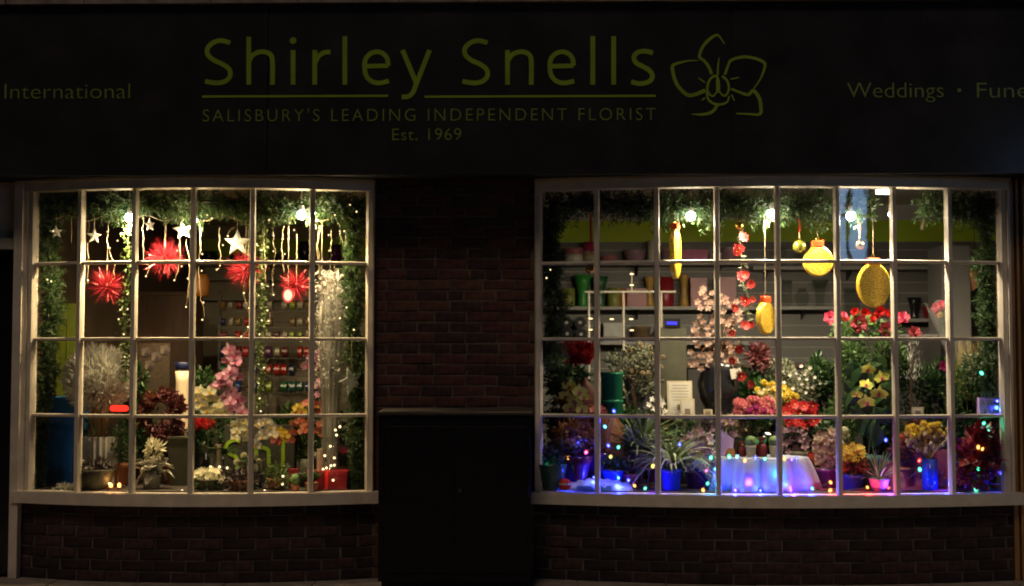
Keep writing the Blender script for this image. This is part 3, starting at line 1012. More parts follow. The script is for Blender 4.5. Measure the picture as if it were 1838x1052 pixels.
TM = {}
def tmpl(kind, mat, lip='lip_yellow'):
    key = (kind, mat, lip)
    if key in TM: return TM[key]
    mb = MB()
    if kind == 'orchid':
        for a in (90, 210, 330): petal(mb, math.radians(a), 0.92, 0.27, 0.05, 0.1)
        for a in (8, 172): petal(mb, math.radians(a), 0.95, 0.52, 0.22, 0.12, nu=5, nv=4, pw=0.8)
        petal(mb, math.radians(270), 0.42, 0.2, 0.5, -0.4, mi=1)
        petal(mb, math.radians(225), 0.26, 0.12, 0.9, 0.2, mi=1)
        petal(mb, math.radians(315), 0.26, 0.12, 0.9, 0.2, mi=1)
        mb.ball((0, 0.02, 0.12), 0.09, 6, 5, mi=1)
    elif kind == 'lily':
        for k in range(5): petal(mb, math.radians(90 + 72 * k), 1.0, 0.40, 0.35, 0.2, pw=0.85)
        petal(mb, math.radians(270), 0.5, 0.22, 0.6, -0.3, mi=1)
        mb.ball((0, 0, 0.15), 0.1, 6, 5, mi=1)
    elif kind == 'rose':
        for ring, (n, L, W, lift, r0) in enumerate(((6, 0.85, 0.48, 0.45, 0.15), (5, 0.62, 0.42, 0.95, 0.14), (5, 0.42, 0.34, 1.7, 0.12), (4, 0.24, 0.25, 3.2, 0.07))):
            for k in range(n): petal(mb, 2 * math.pi * (k + 0.37 * ring) / n, L, W, lift, 0.35, r0, nu=3, nv=2, twist=0.05)
    elif kind == 'pom':
        n = 34
        for k in range(n):
            z = 1 - 1.35 * (k + 0.5) / n
            a = k * 2.39996
            r = math.sqrt(max(0, 1 - z * z))
            d = Vector((r * math.cos(a), r * math.sin(a), z))
            t = d.orthogonal().normalized()
            b2 = d.cross(t)
            j = random.uniform(0, math.pi)
            t, b2 = t * math.cos(j) + b2 * math.sin(j), b2 * math.cos(j) - t * math.sin(j)
            p = d * 0.25
            mb.add([p, d * 0.72 + t * 0.26 + b2 * 0.05, d * random.uniform(0.92, 1.05) + b2 * 0.12, d * 0.72 - t * 0.26 + b2 * 0.05, d * 0.95 + t * 0.2 - b2 * 0.1, d * 0.95 - t * 0.2 - b2 * 0.1],
                   [(0, 1, 4), (0, 4, 2, 5), (0, 5, 3)])
    elif kind == 'five':
        for k in range(5): petal(mb, 2 * math.pi * k / 5, 0.95, 0.36, 0.3, 0.15, 0.06, nu=3, nv=2)
        mb.ball((0, 0, 0.1), 0.13, 6, 4, mi=1)
    elif kind == 'star':
        for k in range(9): petal(mb, 2 * math.pi * k / 9 + 0.1, random.uniform(0.75, 1.0), 0.24, 0.3, 0.12, 0.05, nu=3, nv=2, pw=0.95)
        mb.ball((0, 0, 0.12), 0.12, 6, 4, mi=1)
    TM[key] = mb.mesh('blossom', [MAT[mat], MAT[lip]])
    return TM[key]

def face(to, spin=None):
    q = Vector(to).normalized().to_track_quat('Z', 'Y')
    e = (q.to_matrix() @ Matrix.Rotation(random.uniform(-0.35, 0.35) if spin is None else spin, 3, 'Z')).to_euler()
    return e

def blossoms(parent, kind, mat, pts, Y, size_px, lip='lip_yellow', jit=0.35, dy=0.05, name='blossom', up=0.15):
    """one blossom object per photograph position"""
    me = tmpl(kind, mat, lip)
    out = []
    for p in pts:
        y = Y + random.uniform(-dy, dy)
        pos = at(p[0], p[1], y)
        s = (p[2] if len(p) > 2 else size_px) * mpp(y) * random.uniform(0.9, 1.1)
        d = (random.uniform(-jit, jit), -1, up + random.uniform(-jit, jit))
        out.append(pos)
        copy_part(me, name, parent, pos, face(d), s)
    return out

def cloud(cx, cy, rx, ry, n):
    """n pixel positions spread over an ellipse without touching each other too closely"""
    pts = []
    tries = 0
    dmin = 1.25 * math.sqrt(rx * ry / max(n, 1))
    while len(pts) < n and tries < 4000:
        tries += 1
        a, r = random.uniform(0, 2 * math.pi), math.sqrt(random.random())
        q = (cx + rx * r * math.cos(a), cy + ry * r * math.sin(a))
        if all(math.hypot(q[0] - p[0], q[1] - p[1]) > dmin * (1 - tries / 5000) for p in pts): pts.append(q)
    return pts

PROF = {
    'taper': [(0.36, 0), (0.40, 0.05), (0.47, 0.82), (0.5, 0.83), (0.5, 1.0), (0.45, 1.0), (0.42, 0.86)],
    'cyl': [(0.46, 0), (0.49, 0.03), (0.5, 1.0), (0.47, 1.0), (0.46, 0.9)],
    'bowl': [(0.24, 0), (0.28, 0.06), (0.42, 0.4), (0.5, 0.95), (0.5, 1.0), (0.46, 0.98), (0.38, 0.6)],
    'flare': [(0.30, 0), (0.27, 0.1), (0.25, 0.35), (0.36, 0.7), (0.5, 1.0), (0.46, 1.0), (0.32, 0.7)],
    'hour': [(0.46, 0), (0.42, 0.12), (0.27, 0.45), (0.30, 0.6), (0.46, 0.92), (0.5, 1.0), (0.45, 1.0), (0.30, 0.66)],
    'belly': [(0.26, 0), (0.34, 0.05), (0.5, 0.40), (0.46, 0.65), (0.27, 0.88), (0.32, 1.0), (0.28, 1.0), (0.24, 0.88)],
    'urn': [(0.30, 0), (0.28, 0.06), (0.44, 0.3), (0.5, 0.6), (0.42, 0.86), (0.46, 1.0), (0.41, 1.0), (0.38, 0.86)],
}
def pot(parent, kind, c, w, h, mat, name='pot', n=22, wob=None):
    mb = MB().lathe([(r * w, z * h) for r, z in PROF[kind]], c, n, wob=wob)
    return mb.build(name, MAT[mat] if isinstance(mat, str) else mat, parent, smooth=True)

def plant(name, label, cat, px, Y, potdef=None, group=None, z=None):
    loc = PT(px, Y)
    if z is not None: loc.z = z
    t = T(name, label, cat, loc, group)
    top = loc.copy()
    if potdef:
        kind, w, h, mat = potdef
        m = mpp(Y)
        pot(t, kind, loc, w * m, h * m, mat, name='vase' if kind in ('flare', 'cyl', 'belly', 'hour') else 'pot')
        top.z += h * m * 0.92
    return t, top

# ---- lights
def point_light(parent, pos, energy, color, radius=0.02):
    l = bpy.data.lights.new('lamp_light', 'POINT')
    l.energy, l.color, l.shadow_soft_size = energy, color, radius
    o = bpy.data.objects.new('lamp_light', l)
    o.parent = parent
    o.location = Vector(pos) - world_loc(parent)
    col.objects.link(o)
    return o

# ================================================================== SPOT LAMPS BEHIND THE GLASS
LAMPS = [(232, 391, 'white spot bulb in the left window, leftmost of the bulbs', 125.0), (350, 396, 'white spot bulb in the left window beside the third glazing column', 95.0),
         (541, 386, 'white spot bulb in the left window, rightmost in the garland', 75.0),
         (562, 383, 'small white bulb beside the fifth glazing bar of the left window', 30.0),
         (1599, 385, 'white bulb half hidden by the sixth glazing bar of the right window', 70.0),
         (1240, 388, 'white spot bulb in the right window, leftmost of the three', 95.0), (1384, 384, 'white spot bulb in the right window, middle of the three', 95.0),
         (1527, 388, 'bare white spot bulb in the right window, rightmost of the three', 95.0)]
LAMPPOS = []
for px, py, lab, en in LAMPS:
    bw = bowL if px < 900 else bowR
    Y = bw.Y(at(px, py, -0.1).x) * 0.8 + 0.12
    p = at(px, py, Y)
    LAMPPOS.append(np.array([p.x, Y - 0.07, p.z]))
    t = T('spot_lamp', lab, 'lamp', (p.x, Y, p.z), 'spot bulbs along the window tops')
    MB().ball(p, 0.018 if px in (350, 562, 1599) else 0.032, 12, 8).build('bulb', MAT['glow_white'], t, smooth=True)
    MB().tube([(p.x, Y, p.z + 0.024), (p.x, Y, p.z + 0.07)], 0.018, 10).build('holder', MAT['lampholder'], t)
    MB().tube([(p.x, Y, p.z + 0.07), (p.x, Y, Z_C)], 0.005, 6).build('stem', MAT['lampholder'], t)
    sd = bpy.data.lights.new('lamp_light', 'SPOT')
    sd.energy, sd.shadow_soft_size = en, 0.02
    sd.color = (1.0, 0.74, 0.40) if px < 900 else (1.0, 0.82, 0.58)
    sd.spot_size, sd.spot_blend = math.radians(155), 0.5
    sl = bpy.data.objects.new('lamp_light', sd)
    sl.parent = t
    sl.location = Vector((p.x, Y, p.z - 0.042)) - t.location
    sl.rotation_euler = Vector((0, 0.35, -1)).to_track_quat('-Z', 'Y').to_euler()
    col.objects.link(sl)
    point_light(t, (p.x, Y - 0.01, p.z - 0.042), 7.0, sd.color, 0.025)
# fluorescent batten on the ceiling of the right hand room
YT = 1.98
tb = at(1575, 345, YT)
t = T('ceiling_light', 'small white fluorescent batten on the shop ceiling at top right', 'ceiling light', (tb.x, YT, Z_C))
MB().box(tb.x - 0.02, tb.x + 0.14, YT - .03, YT + .03, Z_C - 0.05, Z_C - 0.0005).build('housing', MAT['lampholder'], t)
MB().tube([(tb.x - 0.01, YT, Z_C - 0.068), (tb.x + 0.13, YT, Z_C - 0.068)], 0.017, 10).build('tube', MAT['glow_tube'], t)

# ================================================================== FIR GARLANDS
def garland(name, label, path, R, dens=230, npt=15, swell=None, nl=0.042, nw=0.0065, bulbs=(), group='fir garlands framing the windows', drop=0.35):
    path = [Vector(p) for p in path]
    seg = [(path[i + 1] - path[i]).length for i in range(len(path) - 1)]
    tot = sum(seg)
    t = T(name, label, 'garland', path[0], group)
    MB().tube(path, 0.014, 6).build('core', MAT['fir_core'], t)
    n = int(tot * dens * 2.4)
    cum = np.concatenate([[0], np.cumsum(seg)])
    s = rng.uniform(0, tot, n)
    P = np.array([p[:] for p in path])
    B = np.stack([np.interp(s, cum, P[:, k]) for k in range(3)], 1)
    tn = np.stack([np.interp(np.minimum(s + 0.02, tot), cum, P[:, k]) - np.interp(np.maximum(s - 0.02, 0), cum, P[:, k]) for k in range(3)], 1)
    tn = unit(tn)
    rad = rdir(n)
    rad = unit(rad - tn * (rad * tn).sum(1)[:, None])
    Rm = R * rng.uniform(0.45, 1.15, n)
    if swell: Rm = Rm * np.array([swell(x / tot) for x in s])
    D = unit(rad + tn * rng.uniform(-0.6, 0.8, n)[:, None] + np.array([0, 0, -drop]) * rng.uniform(0, 1.4, n)[:, None])
    keep = np.ones(n, bool)
    tipm = B + D * (Rm * 0.6)[:, None]
    for lp in LAMPPOS:
        dd = np.stack([np.linalg.norm((B + D * (Rm * q)[:, None] - lp) * np.array([1, 0.6, 1]), axis=1) for q in (0.3, 0.7, 1.0)])
        keep &= dd.min(0) > 0.062
    B, D, Rm = B[keep], D[keep], Rm[keep]
    n = len(B)
    tw = MB()
    nb = np.repeat(B, npt, 0)
    nd = np.repeat(D, npt, 0)
    u = rng.uniform(0.15, 1.0, n * npt)
    bp = nb + nd * (np.repeat(Rm, npt) * u)[:, None]
    rhombs(tw, bp, nd * 0.75 + rdir(n * npt) * 0.75, nl * rng.uniform(0.6, 1.2, n * npt), nw, fold=0.05)
    tw.build('needles', MAT['fir'], t, kind='stuff')
    for q in bulbs:
        MB().ball(q, 0.0055, 8, 6).build('fairy_bulb', MAT['glow_warm'], t, smooth=True)
    return t

def run(pts, Y):
    return [at(x, y, (Y(x) if callable(Y) else Y)) for x, y in smooth_path(pts, 4)]
gyl = lambda px: bowL.Y(at(px, 400, -0.1).x) * 0.75 + 0.13
gyr = lambda px: bowR.Y(at(px, 400, -0.1).x) * 0.75 + 0.13
sw = lambda f: (lambda x: 0.85 + 0.30 * math.sin(x * f))
garland('fir_garland', 'green fir garland swagged along the top of the left window',
        run([(70, 362), (110, 366), (150, 362), (195, 370), (240, 360), (290, 368), (330, 372), (375, 362), (410, 372), (455, 366), (500, 372), (540, 378), (580, 362), (620, 372), (655, 366)], gyl),
        0.150, 250, bulbs=[at(x, y, gyl(x) - 0.06) for x, y in ((372, 386), (380, 392), (366, 396), (483, 395), (528, 413), (601, 386), (628, 368), (640, 380), (520, 400), (548, 378))], swell=sw(30))
garland('fir_garland', 'fir garland hanging down the left edge of the left window',
        run([(92, 366), (88, 430), (90, 490), (96, 545), (88, 600), (88, 660), (78, 720), (73, 790), (70, 850), (68, 884)], gyl),
        0.095, 200, bulbs=[at(x, y, gyl(x) - 0.06) for x, y in ((85, 502), (92, 505), (96, 415))], swell=lambda x: 1.0 - 0.62 * min(1, max(0, x - 0.5) * 3))
garland('fir_garland', 'fir garland hanging down the right edge of the left window',
        run([(640, 366), (634, 430), (632, 490), (640, 540), (630, 590), (644, 640), (636, 700), (646, 760), (642, 820), (650, 880)], gyl),
        0.10, 220, bulbs=[at(x, y, gyl(x) - 0.06) for x, y in ((610, 571), (622, 552), (635, 592), (618, 415))], swell=sw(26))
garland('fir_garland', 'green fir garland swagged along the top of the right window',
        run([(985, 362), (1030, 368), (1080, 358), (1120, 366), (1165, 374), (1210, 362), (1250, 374), (1300, 366), (1350, 372), (1400, 368), (1440, 376), (1480, 362)], gyr),
        0.168, 270, swell=sw(34))
garland('fir_garland', 'short fir tuft hanging in the right window beside the bare bulb',
        run([(1538, 342), (1544, 362), (1550, 384)], gyr), 0.105, 300, npt=18)
garland('fir_garland', 'fir garland swag at the top right corner of the right window',
        run([(1652, 362), (1680, 370), (1705, 362), (1735, 376), (1765, 362), (1785, 360)], gyr), 0.145, 250)
garland('fir_garland', 'fir garland hanging down the left edge of the right window',
        run([(990, 366), (985, 420), (990, 470), (986, 520), (998, 560), (990, 600), (985, 650)], gyr), 0.125, 240,
        bulbs=[at(x, y, gyr(x) - 0.06) for x, y in ((981, 499), (988, 484))], swell=sw(22))
garland('fir_garland', 'thin fir garland hanging down the right edge of the right window',
        run([(1775, 366), (1768, 410), (1776, 450), (1762, 480), (1772, 520), (1770, 570), (1776, 620), (1772, 680), (1780, 740)], gyr), 0.085, 200, swell=sw(28))

# leafy strands with fairy lights in the left window
def ivy_strand(label, pts, Y, bulbs, w=0.035, n=420, mat='ivy'):
    path = [at(x, y, Y) for x, y in smooth_path(pts, 5)]
    t = T('ivy_strand', label, 'garland', path[0], 'leafy light strands in the left window')
    MB().tube(path, 0.003, 5).build('cord', MAT['stem_green'], t)
    k = rng.integers(0, len(path) - 1, n)
    B = np.array([p[:] for p in path])[k] + rng.normal(size=(n, 3)) * w * 0.55
    mb = MB()
    rhombs(mb, B, rdir(n) + np.array([0, -0.2, -0.3]), 0.030 * rng.uniform(0.6, 1.2, n), 0.019, fold=0.2)
    mb.build('leaves', MAT[mat], t, kind='stuff')
    for x, y in bulbs:
        MB().ball(at(x, y, Y - 0.03), 0.0055, 8, 6).build('fairy_bulb', MAT['glow_warm'], t, smooth=True)
    return t
ivy_strand('leafy strand with fairy lights hanging left of the red tinsel ball pair', [(231, 395), (229, 440), (232, 490), (226, 540), (224, 600), (228, 650), (222, 690)], 0.06,
           [(233, 413), (236, 443), (229, 528), (213, 573), (229, 555), (216, 556), (222, 600), (238, 498), (224, 640)], 0.034, 420)
ivy_strand('long leafy strand with fairy lights hanging beside the fourth glazing bar of the left window', [(470, 360), (472, 430), (468, 500), (472, 560), (466, 620), (470, 680), (464, 742)], 0.06,
           [(461, 438), (473, 448), (470, 510), (480, 557), (470, 575), (466, 600), (464, 688), (474, 660), (466, 715), (468, 738)], 0.040, 700)

# ---- icicle light curtain of the left window
ic = T('icicle_light_string', 'curtain of white icicle light wires hanging in the left window', 'fairy lights', at(70, 395, 0.03))
DROPS = [([(197, 398), (193, 425), (196, 450), (204, 470), (205, 490), (198, 510)], [(193, 416), (211, 432), (197, 445)]),
         ([(258, 385), (257, 430), (260, 470), (268, 480), (262, 496)], [(257, 392), (262, 496)]),
         ([(298, 392), (298, 425)], [(298, 392)]),
         ([(318, 395), (323, 440), (322, 470), (316, 500)], [(318, 450), (313, 503), (326, 478)]),
         ([(333, 430), (340, 470), (338, 520), (334, 551)], [(337, 500), (334, 551)]),
         ([(358, 395), (360, 440), (357, 480), (360, 530), (367, 565), (363, 575)], [(363, 456), (362, 486), (365, 543), (363, 574)]),
         ([(394, 408), (394, 440), (397, 470), (389, 484)], [(400, 440), (389, 484)]),
         ([(420, 408), (412, 414), (409, 424)], [(409, 424)]),
         ([(446, 400), (446, 450), (443, 490), (437, 515), (441, 545), (449, 570), (446, 590), (433, 604)], [(438, 526), (447, 553), (445, 587), (433, 604)]),
         ([(475, 395), (474, 440), (476, 490), (475, 520)], [(468, 449), (477, 478), (471, 510)]),
         ([(493, 395), (490, 425), (494, 455), (489, 490), (490, 525)], [(491, 423), (491, 451), (490, 511), (491, 529)]),
         ([(511, 395), (506, 430), (507, 465), (509, 488)], [(508, 429), (511, 456)]),
         ([(485, 560), (483, 575)], [(482, 576)]),
         ([(573, 405), (571, 440), (574, 480), (571, 515)], [(568, 490), (572, 513)]),
         ([(578, 405), (568, 440), (572, 470), (573, 500)], [(575, 500)]),
         ([(594, 412), (594, 450), (592, 500), (594, 530)], [(590, 422), (591, 450)]),
         ([(601, 475), (600, 515), (590, 534)], [(590, 534)]),
         ([(608, 400), (612, 425), (616, 438)], [(610, 415)]),
         ([(624, 405), (621, 430), (622, 445)], []),
         ([(128, 390), (129, 435)], []), ([(160, 395), (158, 430), (158, 480), (157, 510)], [(158, 503)])]
hz = [at(x, 392 + 5 * math.sin(x * 0.09), 0.035) for x in range(75, 655, 8)]
MB().tube(hz, 0.0028, 5).build('top_wire', MAT['wire_white'], ic)
for pts, bl in DROPS:
    yy = 0.035 + random.uniform(-0.02, 0.02)
    path = [at(x + random.uniform(-.7, .7), y, yy) for x, y in smooth_path(pts, 5)]
    for q_ in path:
        q_.x += 0.004 * math.sin(q_.z * 60 + len(path))
    d = MB().tube(path, 0.0019, 5).build('drop_wire', MAT['wire_white'], ic)
    for x, y in bl:
        MB().ball(at(x, y, yy - 0.012), 0.0055, 8, 6).build('bulb', MAT['glow_warm'], d, smooth=True)

# ================================================================== HANGING STARS
def star(label, px, py, r_px, Y, rot=0.0, yaw=0.0, mat='star_white', th=0.012, top=None):
    c = at(px, py, Y)
    r = r_px * mpp(Y)
    t = T('paper_star', label, 'star', c, 'stars hanging in the left window')
    vs = []
    for d in (0, 1):
        for k in range(10):
            a = math.pi / 2 + rot + k * math.pi / 5
            q = r if k % 2 == 0 else r * 0.44
            x, z, y = q * math.cos(a), q * math.sin(a), (0.004 if d else -0.004)
            vs.append((c.x + x * math.cos(yaw) - y * math.sin(yaw), c.y + x * math.sin(yaw) + y * math.cos(yaw), c.z + z))
    for y in (-th, th):
        vs.append((c.x - y * math.sin(yaw), c.y + y * math.cos(yaw), c.z))
    fs = []
    for k in range(10):
        k2 = (k + 1) % 10
        fs += [(k, k2, 20), (10 + k2, 10 + k, 21), (k2, k, 10 + k, 10 + k2)]
    MB().add(vs, fs).build('star', MAT[mat], t)
    zt = at(px, (top or 385), Y).z
    MB().tube([(c.x, c.y, c.z + r * 0.9), (c.x, c.y, max(zt, c.z + r + 0.02))], 0.0014, 4).build('thread', MAT['wire_white'], t)
star('small white star hanging against the left edge garland', 101, 417, 12, 0.03, 0.1, 0.5)
star('white five-pointed star left of the uppermost red tinsel ball', 169, 424, 14, 0.05, -0.05, 0.1)
star('narrow white star turned edge-on below the garland', 269, 404, 12, 0.06, 0.1, 1.0)
star('bright white star overlapping the uppermost red tinsel ball', 328, 413, 18, 0.0, 0.12, 0.15)
star('large translucent frosted star above the middle red tinsel ball', 426, 436, 24, 0.12, 0.02, 0.1, 'star_frost')
star('large frosted star low beside the right edge garland', 631, 684, 26, 0.02, 0.35, 0.7, 'star_frost', top=600)

# ================================================================== RED TINSEL BALLS
def burst(label, px, py, r_px, Y, top):
    c = at(px, py, Y)
    r = r_px * mpp(Y)
    t = T('tinsel_ball', label, 'ornament', c, 'red tinsel balls hanging in the left window')
    n = 520
    D = rdir(n)
    mb = MB()
    rhombs(mb, np.array(c[:]) + D * r * 0.05, D, r * rng.uniform(0.55, 1.18, n), 0.0034, fold=0.0)
    mb.build('tinsel', MAT['tinsel_red'], t, kind='stuff')
    MB().ball(c, r * 0.16, 8, 6).build('core', MAT['red_box'], t)
    zt = at(px, top, Y).z
    MB().tube([c, (c.x, c.y, zt)], 0.0016, 4).build('thread', MAT['wire_white'], t)
burst('red tinsel ball hanging uppermost in the left window', 296, 463, 38, 0.06, 392)
burst('red tinsel ball hanging at the far left, lowest of the four', 192, 514, 37, 0.06, 440)
burst('red tinsel ball behind the glazing bar below the frosted star', 441, 484, 38, 0.10, 400)
burst('darkest red tinsel ball, partly behind the glowing red sign reflection', 532, 513, 33, 0.16, 420)

# reflection of a round red sign, built as a glowing ball on a thread
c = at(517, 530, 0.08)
t = T('red_sign_reflection', 'small round glow, white inside a red ring, standing in for a reflected street sign', 'lantern', c)
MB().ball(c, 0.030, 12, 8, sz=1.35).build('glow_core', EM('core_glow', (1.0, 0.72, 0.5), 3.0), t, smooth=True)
MB().ball(c, 0.043, 14, 9, sz=1.3).build('red_ring', MAT['glow_redsoft'], t, smooth=True)
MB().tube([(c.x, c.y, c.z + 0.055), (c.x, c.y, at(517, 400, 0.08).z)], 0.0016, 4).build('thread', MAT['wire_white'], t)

# ================================================================== LEFT WINDOW DISPLAY
def fringe_leaves(t, px, py, rx, ry, Y, n, L, W, mat, lobes=6, ryd=None, up=0.25, name='foliage', spread=0.55):
    m = mpp(Y)
    c = at(px, py, Y)
    mb = MB()
    bush(mb, c[:], (rx * m, (ryd or rx * 0.8) * m, ry * m), n, L, W, lobes, up=up, spread=spread)
    return mb.build(name, MAT[mat], t, kind='stuff')

# blue bin at the left
t = T('storage_bin', 'tall bright blue plastic bin behind the left edge garland', 'bin', PT(106, 0.38))
a, b_ = at(78, 800, 0.30).x, at(133, 800, 0.30).x
zt = at(106, 722, 0.30).z
MB().add([(a + .02, .30, ZP), (b_ - .01, .30, ZP), (b_ - .01, .56, ZP), (a + .02, .56, ZP), (a, .28, zt), (b_, .28, zt), (b_, .58, zt), (a, .58, zt)],
         [(0, 1, 5, 4), (1, 2, 6, 5), (2, 3, 7, 6), (3, 0, 4, 7), (3, 2, 1, 0)]).build('body', MAT['blue_plastic'], t)
MB().box(a - .012, b_ + .012, .268, .592, zt, zt + 0.035).build('rim', MAT['blue_plastic'], t)
MB().box(a + .01, b_ - .01, .276, .30, zt - .10, zt - .085).build('rib', MAT['blue_plastic'], t)

# frosted white grass fountain in a ribbed pot
t, top = plant('frosted_grass', 'fountain of frosted white grasses in a ribbed pale pot', 'dried flowers', 178, 0.18)
m = mpp(0.18)
base = PT(178, 0.18)
MB().lathe([(r * 62 * m, z * 90 * m) for r, z in PROF['cyl']], base, 40, wob=lambda w, v: 1 + 0.05 * math.cos(20 * w)).build('ribbed_pot', MAT['ribbed_grey'], t)
top = base + Vector((0, 0, 85 * m))
n = 420
ang = rng.uniform(0, 2 * math.pi, n); sp = rng.uniform(0.0, 0.33, n) ** 1.0
D = np.stack([np.cos(ang) * sp, np.sin(ang) * sp, np.ones(n)], 1)
mb = MB(); blades(mb, np.array(top[:]) + rng.normal(size=(n, 3)) * 0.012 * np.array([1, 1, 0]), D, rng.uniform(0.42, 0.64, n), 0.005, 0.05, 5)
mb.build('grass_stalk', MAT['straw'], t, kind='stuff')
mb = MB()
c0 = np.array(at(176, 682, 0.16)[:])
n = 9500
u = in_ball(n, 0.2); B = c0 + u * np.array([0.225, 0.17, 0.225])
rhombs(mb, B, u * np.array([1, 1, 0.8]) + rdir(n) * 0.5 + np.array([0, 0, 0.55]), rng.uniform(0.03, 0.075, n), 0.008, fold=0.1)
mb.build('plume', MAT['frost'], t, kind='stuff')

# reflection of a car tail light, built as a glowing bar before the grasses
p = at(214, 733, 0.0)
t = T('taillight_reflection', 'small red glow standing in for a reflected car tail light, in front of the frosted grasses', 'lamp', (p.x, 0.0, ZP))
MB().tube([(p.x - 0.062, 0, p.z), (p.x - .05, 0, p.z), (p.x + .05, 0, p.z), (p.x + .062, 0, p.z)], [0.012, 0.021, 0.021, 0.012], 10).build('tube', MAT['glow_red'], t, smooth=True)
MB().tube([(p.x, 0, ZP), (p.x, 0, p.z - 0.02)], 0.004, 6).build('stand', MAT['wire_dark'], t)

# dark leafy pot with tea lights, and the tea lights
t, top = plant('leafy_pot_plant', 'low pot of dark purple leaves below the frosted grasses', 'plant', 172, 0.0, ('bowl', 66, 36, 'planter_olive'))
fringe_leaves(t, 172, 842, 34, 16, 0.0, 260, 0.05, 0.022, 'leaf_purple')
t, top = plant('fern_plant', 'green feathery fern beside the frosted grasses', 'plant', 214, 0.22, ('taper', 40, 40, 'terracotta'))
fringe_leaves(t, 213, 800, 34, 44, 0.2, 900, 0.04, 0.009, 'leaf_dark', lobes=7)
for px, lab in ((199, 'orange tea light glowing at the front sill, left of a pair'), (214, 'orange tea light glowing at the front sill, right of a pair')):
    q = PT(px, -0.04)
    t = T('tea_light', lab, 'candle', q, 'tea lights on the left sill')
    MB().lathe([(0.020, 0), (0.021, 0.018), (0.019, 0.018)], q, 14).build('cup', MAT['terracotta'], t)
    MB().ball(q + Vector((0, 0, 0.030)), 0.013, 8, 6, sz=1.4).build('flame', MAT['glow_flame'], t)
    point_light(t, q + Vector((0, -0.02, 0.06)), 0.18, (1.0, 0.45, 0.15), 0.01)
# pale sprig at the front left corner
t, top = plant('silver_sprig', 'small pale silver sprig lying at the left front corner of the sill', 'plant', 112, -0.02)
fringe_leaves(t, 112, 877, 26, 9, -0.02, 120, 0.045, 0.016, 'leaf_silver', up=0.1)

# silver leaved poinsettia
t, top = plant('silver_poinsettia', 'large silver glittered poinsettia with ruffled leaves', 'ornament', 272, 0.04, ('taper', 34, 26, 'ribbed_grey'))
me = MB()
cc = at(272, 845, 0.02)
for k in range(46):
    a = random.uniform(0, 2 * math.pi); el = random.uniform(-0.5, 1.1)
    d = Vector((math.cos(a) * math.cos(el), math.sin(a) * math.cos(el) * 0.7, math.sin(el)))
    s = d.cross(Vector((0, 0, 1)) if abs(d.z) < .9 else Vector((1, 0, 0))).normalized(); nn = s.cross(d)
    L, W = random.uniform(0.09, 0.19), random.uniform(0.03, 0.05)
    ph = random.uniform(0, 6)
    me.patch(lambda u, v: tuple(cc + d * (L * u + .01) + s * (W * (2 * v - 1) * math.sin(math.pi * (0.08 + 0.9 * u) ** .8)) + nn * (0.012 * math.sin(9 * u + ph) + 0.3 * W * (2 * v - 1) ** 2) - Vector((0, 0, .05 * u * u))), 6, 3)
me.build('ruffled_leaf', MAT['leaf_silver'], t, kind='stuff')
fringe_leaves(t, 280, 805, 16, 26, 0.06, 60, 0.07, 0.032, 'cream_petal', name='pale_crest', lobes=4)
# dark olive planter block with burgundy leaf wreath
pa_, pb_ = at(302, 830, 0.22).x, at(343, 830, 0.22).x
t = T('tall_planter', 'plain dark olive square planter beside the silver poinsettia', 'planter', PT(322, 0.32))
zt = at(322, 788, 0.2).z
MB().add([(pa_ + .015, .22, ZP), (pb_ - .015, .22, ZP), (pb_ - .015, .40, ZP), (pa_ + .015, .40, ZP), (pa_, .20, zt), (pb_, .20, zt), (pb_, .42, zt), (pa_, .42, zt)],
         [(0, 1, 5, 4), (1, 2, 6, 5), (2, 3, 7, 6), (3, 0, 4, 7), (3, 2, 1, 0), (4, 5, 6, 7)]).build('body', MAT['planter_olive'], t)
MB().box(pa_ - .006, pb_ + .006, .194, .426, zt + .0005, zt + .014).build('rim', MAT['planter_olive'], t)
t = T('leaf_wreath', 'wreath of burgundy and bronze leaves above the olive planter', 'wreath', (at(292, 745, .34).x, .34, ZP))
MB().tube([(at(292, 860, .42).x, .42, ZP), (at(292, 745, .42).x, .42, at(292, 740, .42).z)], 0.008, 6).build('stand', MAT['stem_brown'], t)
mb = MB()
cw = np.array(at(290, 745, 0.32)[:]); mw = mpp(.32)
n = 900
a = rng.uniform(0, 2 * math.pi, n)
B = cw + np.stack([np.cos(a) * 28 * mw, rng.normal(size=n) * .02, np.sin(a) * 33 * mw], 1) + rng.normal(size=(n, 3)) * 0.022
rhombs(mb, B, rdir(n) + np.stack([np.cos(a) * .6, -0.5 + 0 * a, np.sin(a) * .6], 1), rng.uniform(.03, .06, n), .024, fold=.25)
mb.build('leaves', MAT['leaf_wine'], t, kind='stuff')
fringe_leaves(t, 318, 735, 18, 22, 0.28, 160, 0.05, 0.028, 'leaf_wine', name='side_leaves')
fringe_leaves(t, 268, 720, 8, 18, 0.28, 60, 0.04, 0.016, 'leaf_autumn', name='bronze_leaves')
# white vase with blue top
t = T('column_vase', 'slim white column vase with a navy top standing behind the wreath', 'vase', PT(326, 0.62))
zt0, zt1 = at(326, 666, .62).z, at(326, 650, .62).z
mv = mpp(.62)
MB().lathe([(15 * mv, 0), (14 * mv, .05), (12 * mv, (zt0 - ZP) * .9), (13.5 * mv, zt0 - ZP)], PT(326, .62), 20).build('body', MAT['candle'], t, smooth=True)
MB().lathe([(12.5 * mv, 0), (15 * mv, zt1 - zt0 - .005), (13 * mv, zt1 - zt0)], (PT(326, .62).x, .62, zt0 + .0005), 20).build('blue_top', MAT['navy'], t, smooth=True)

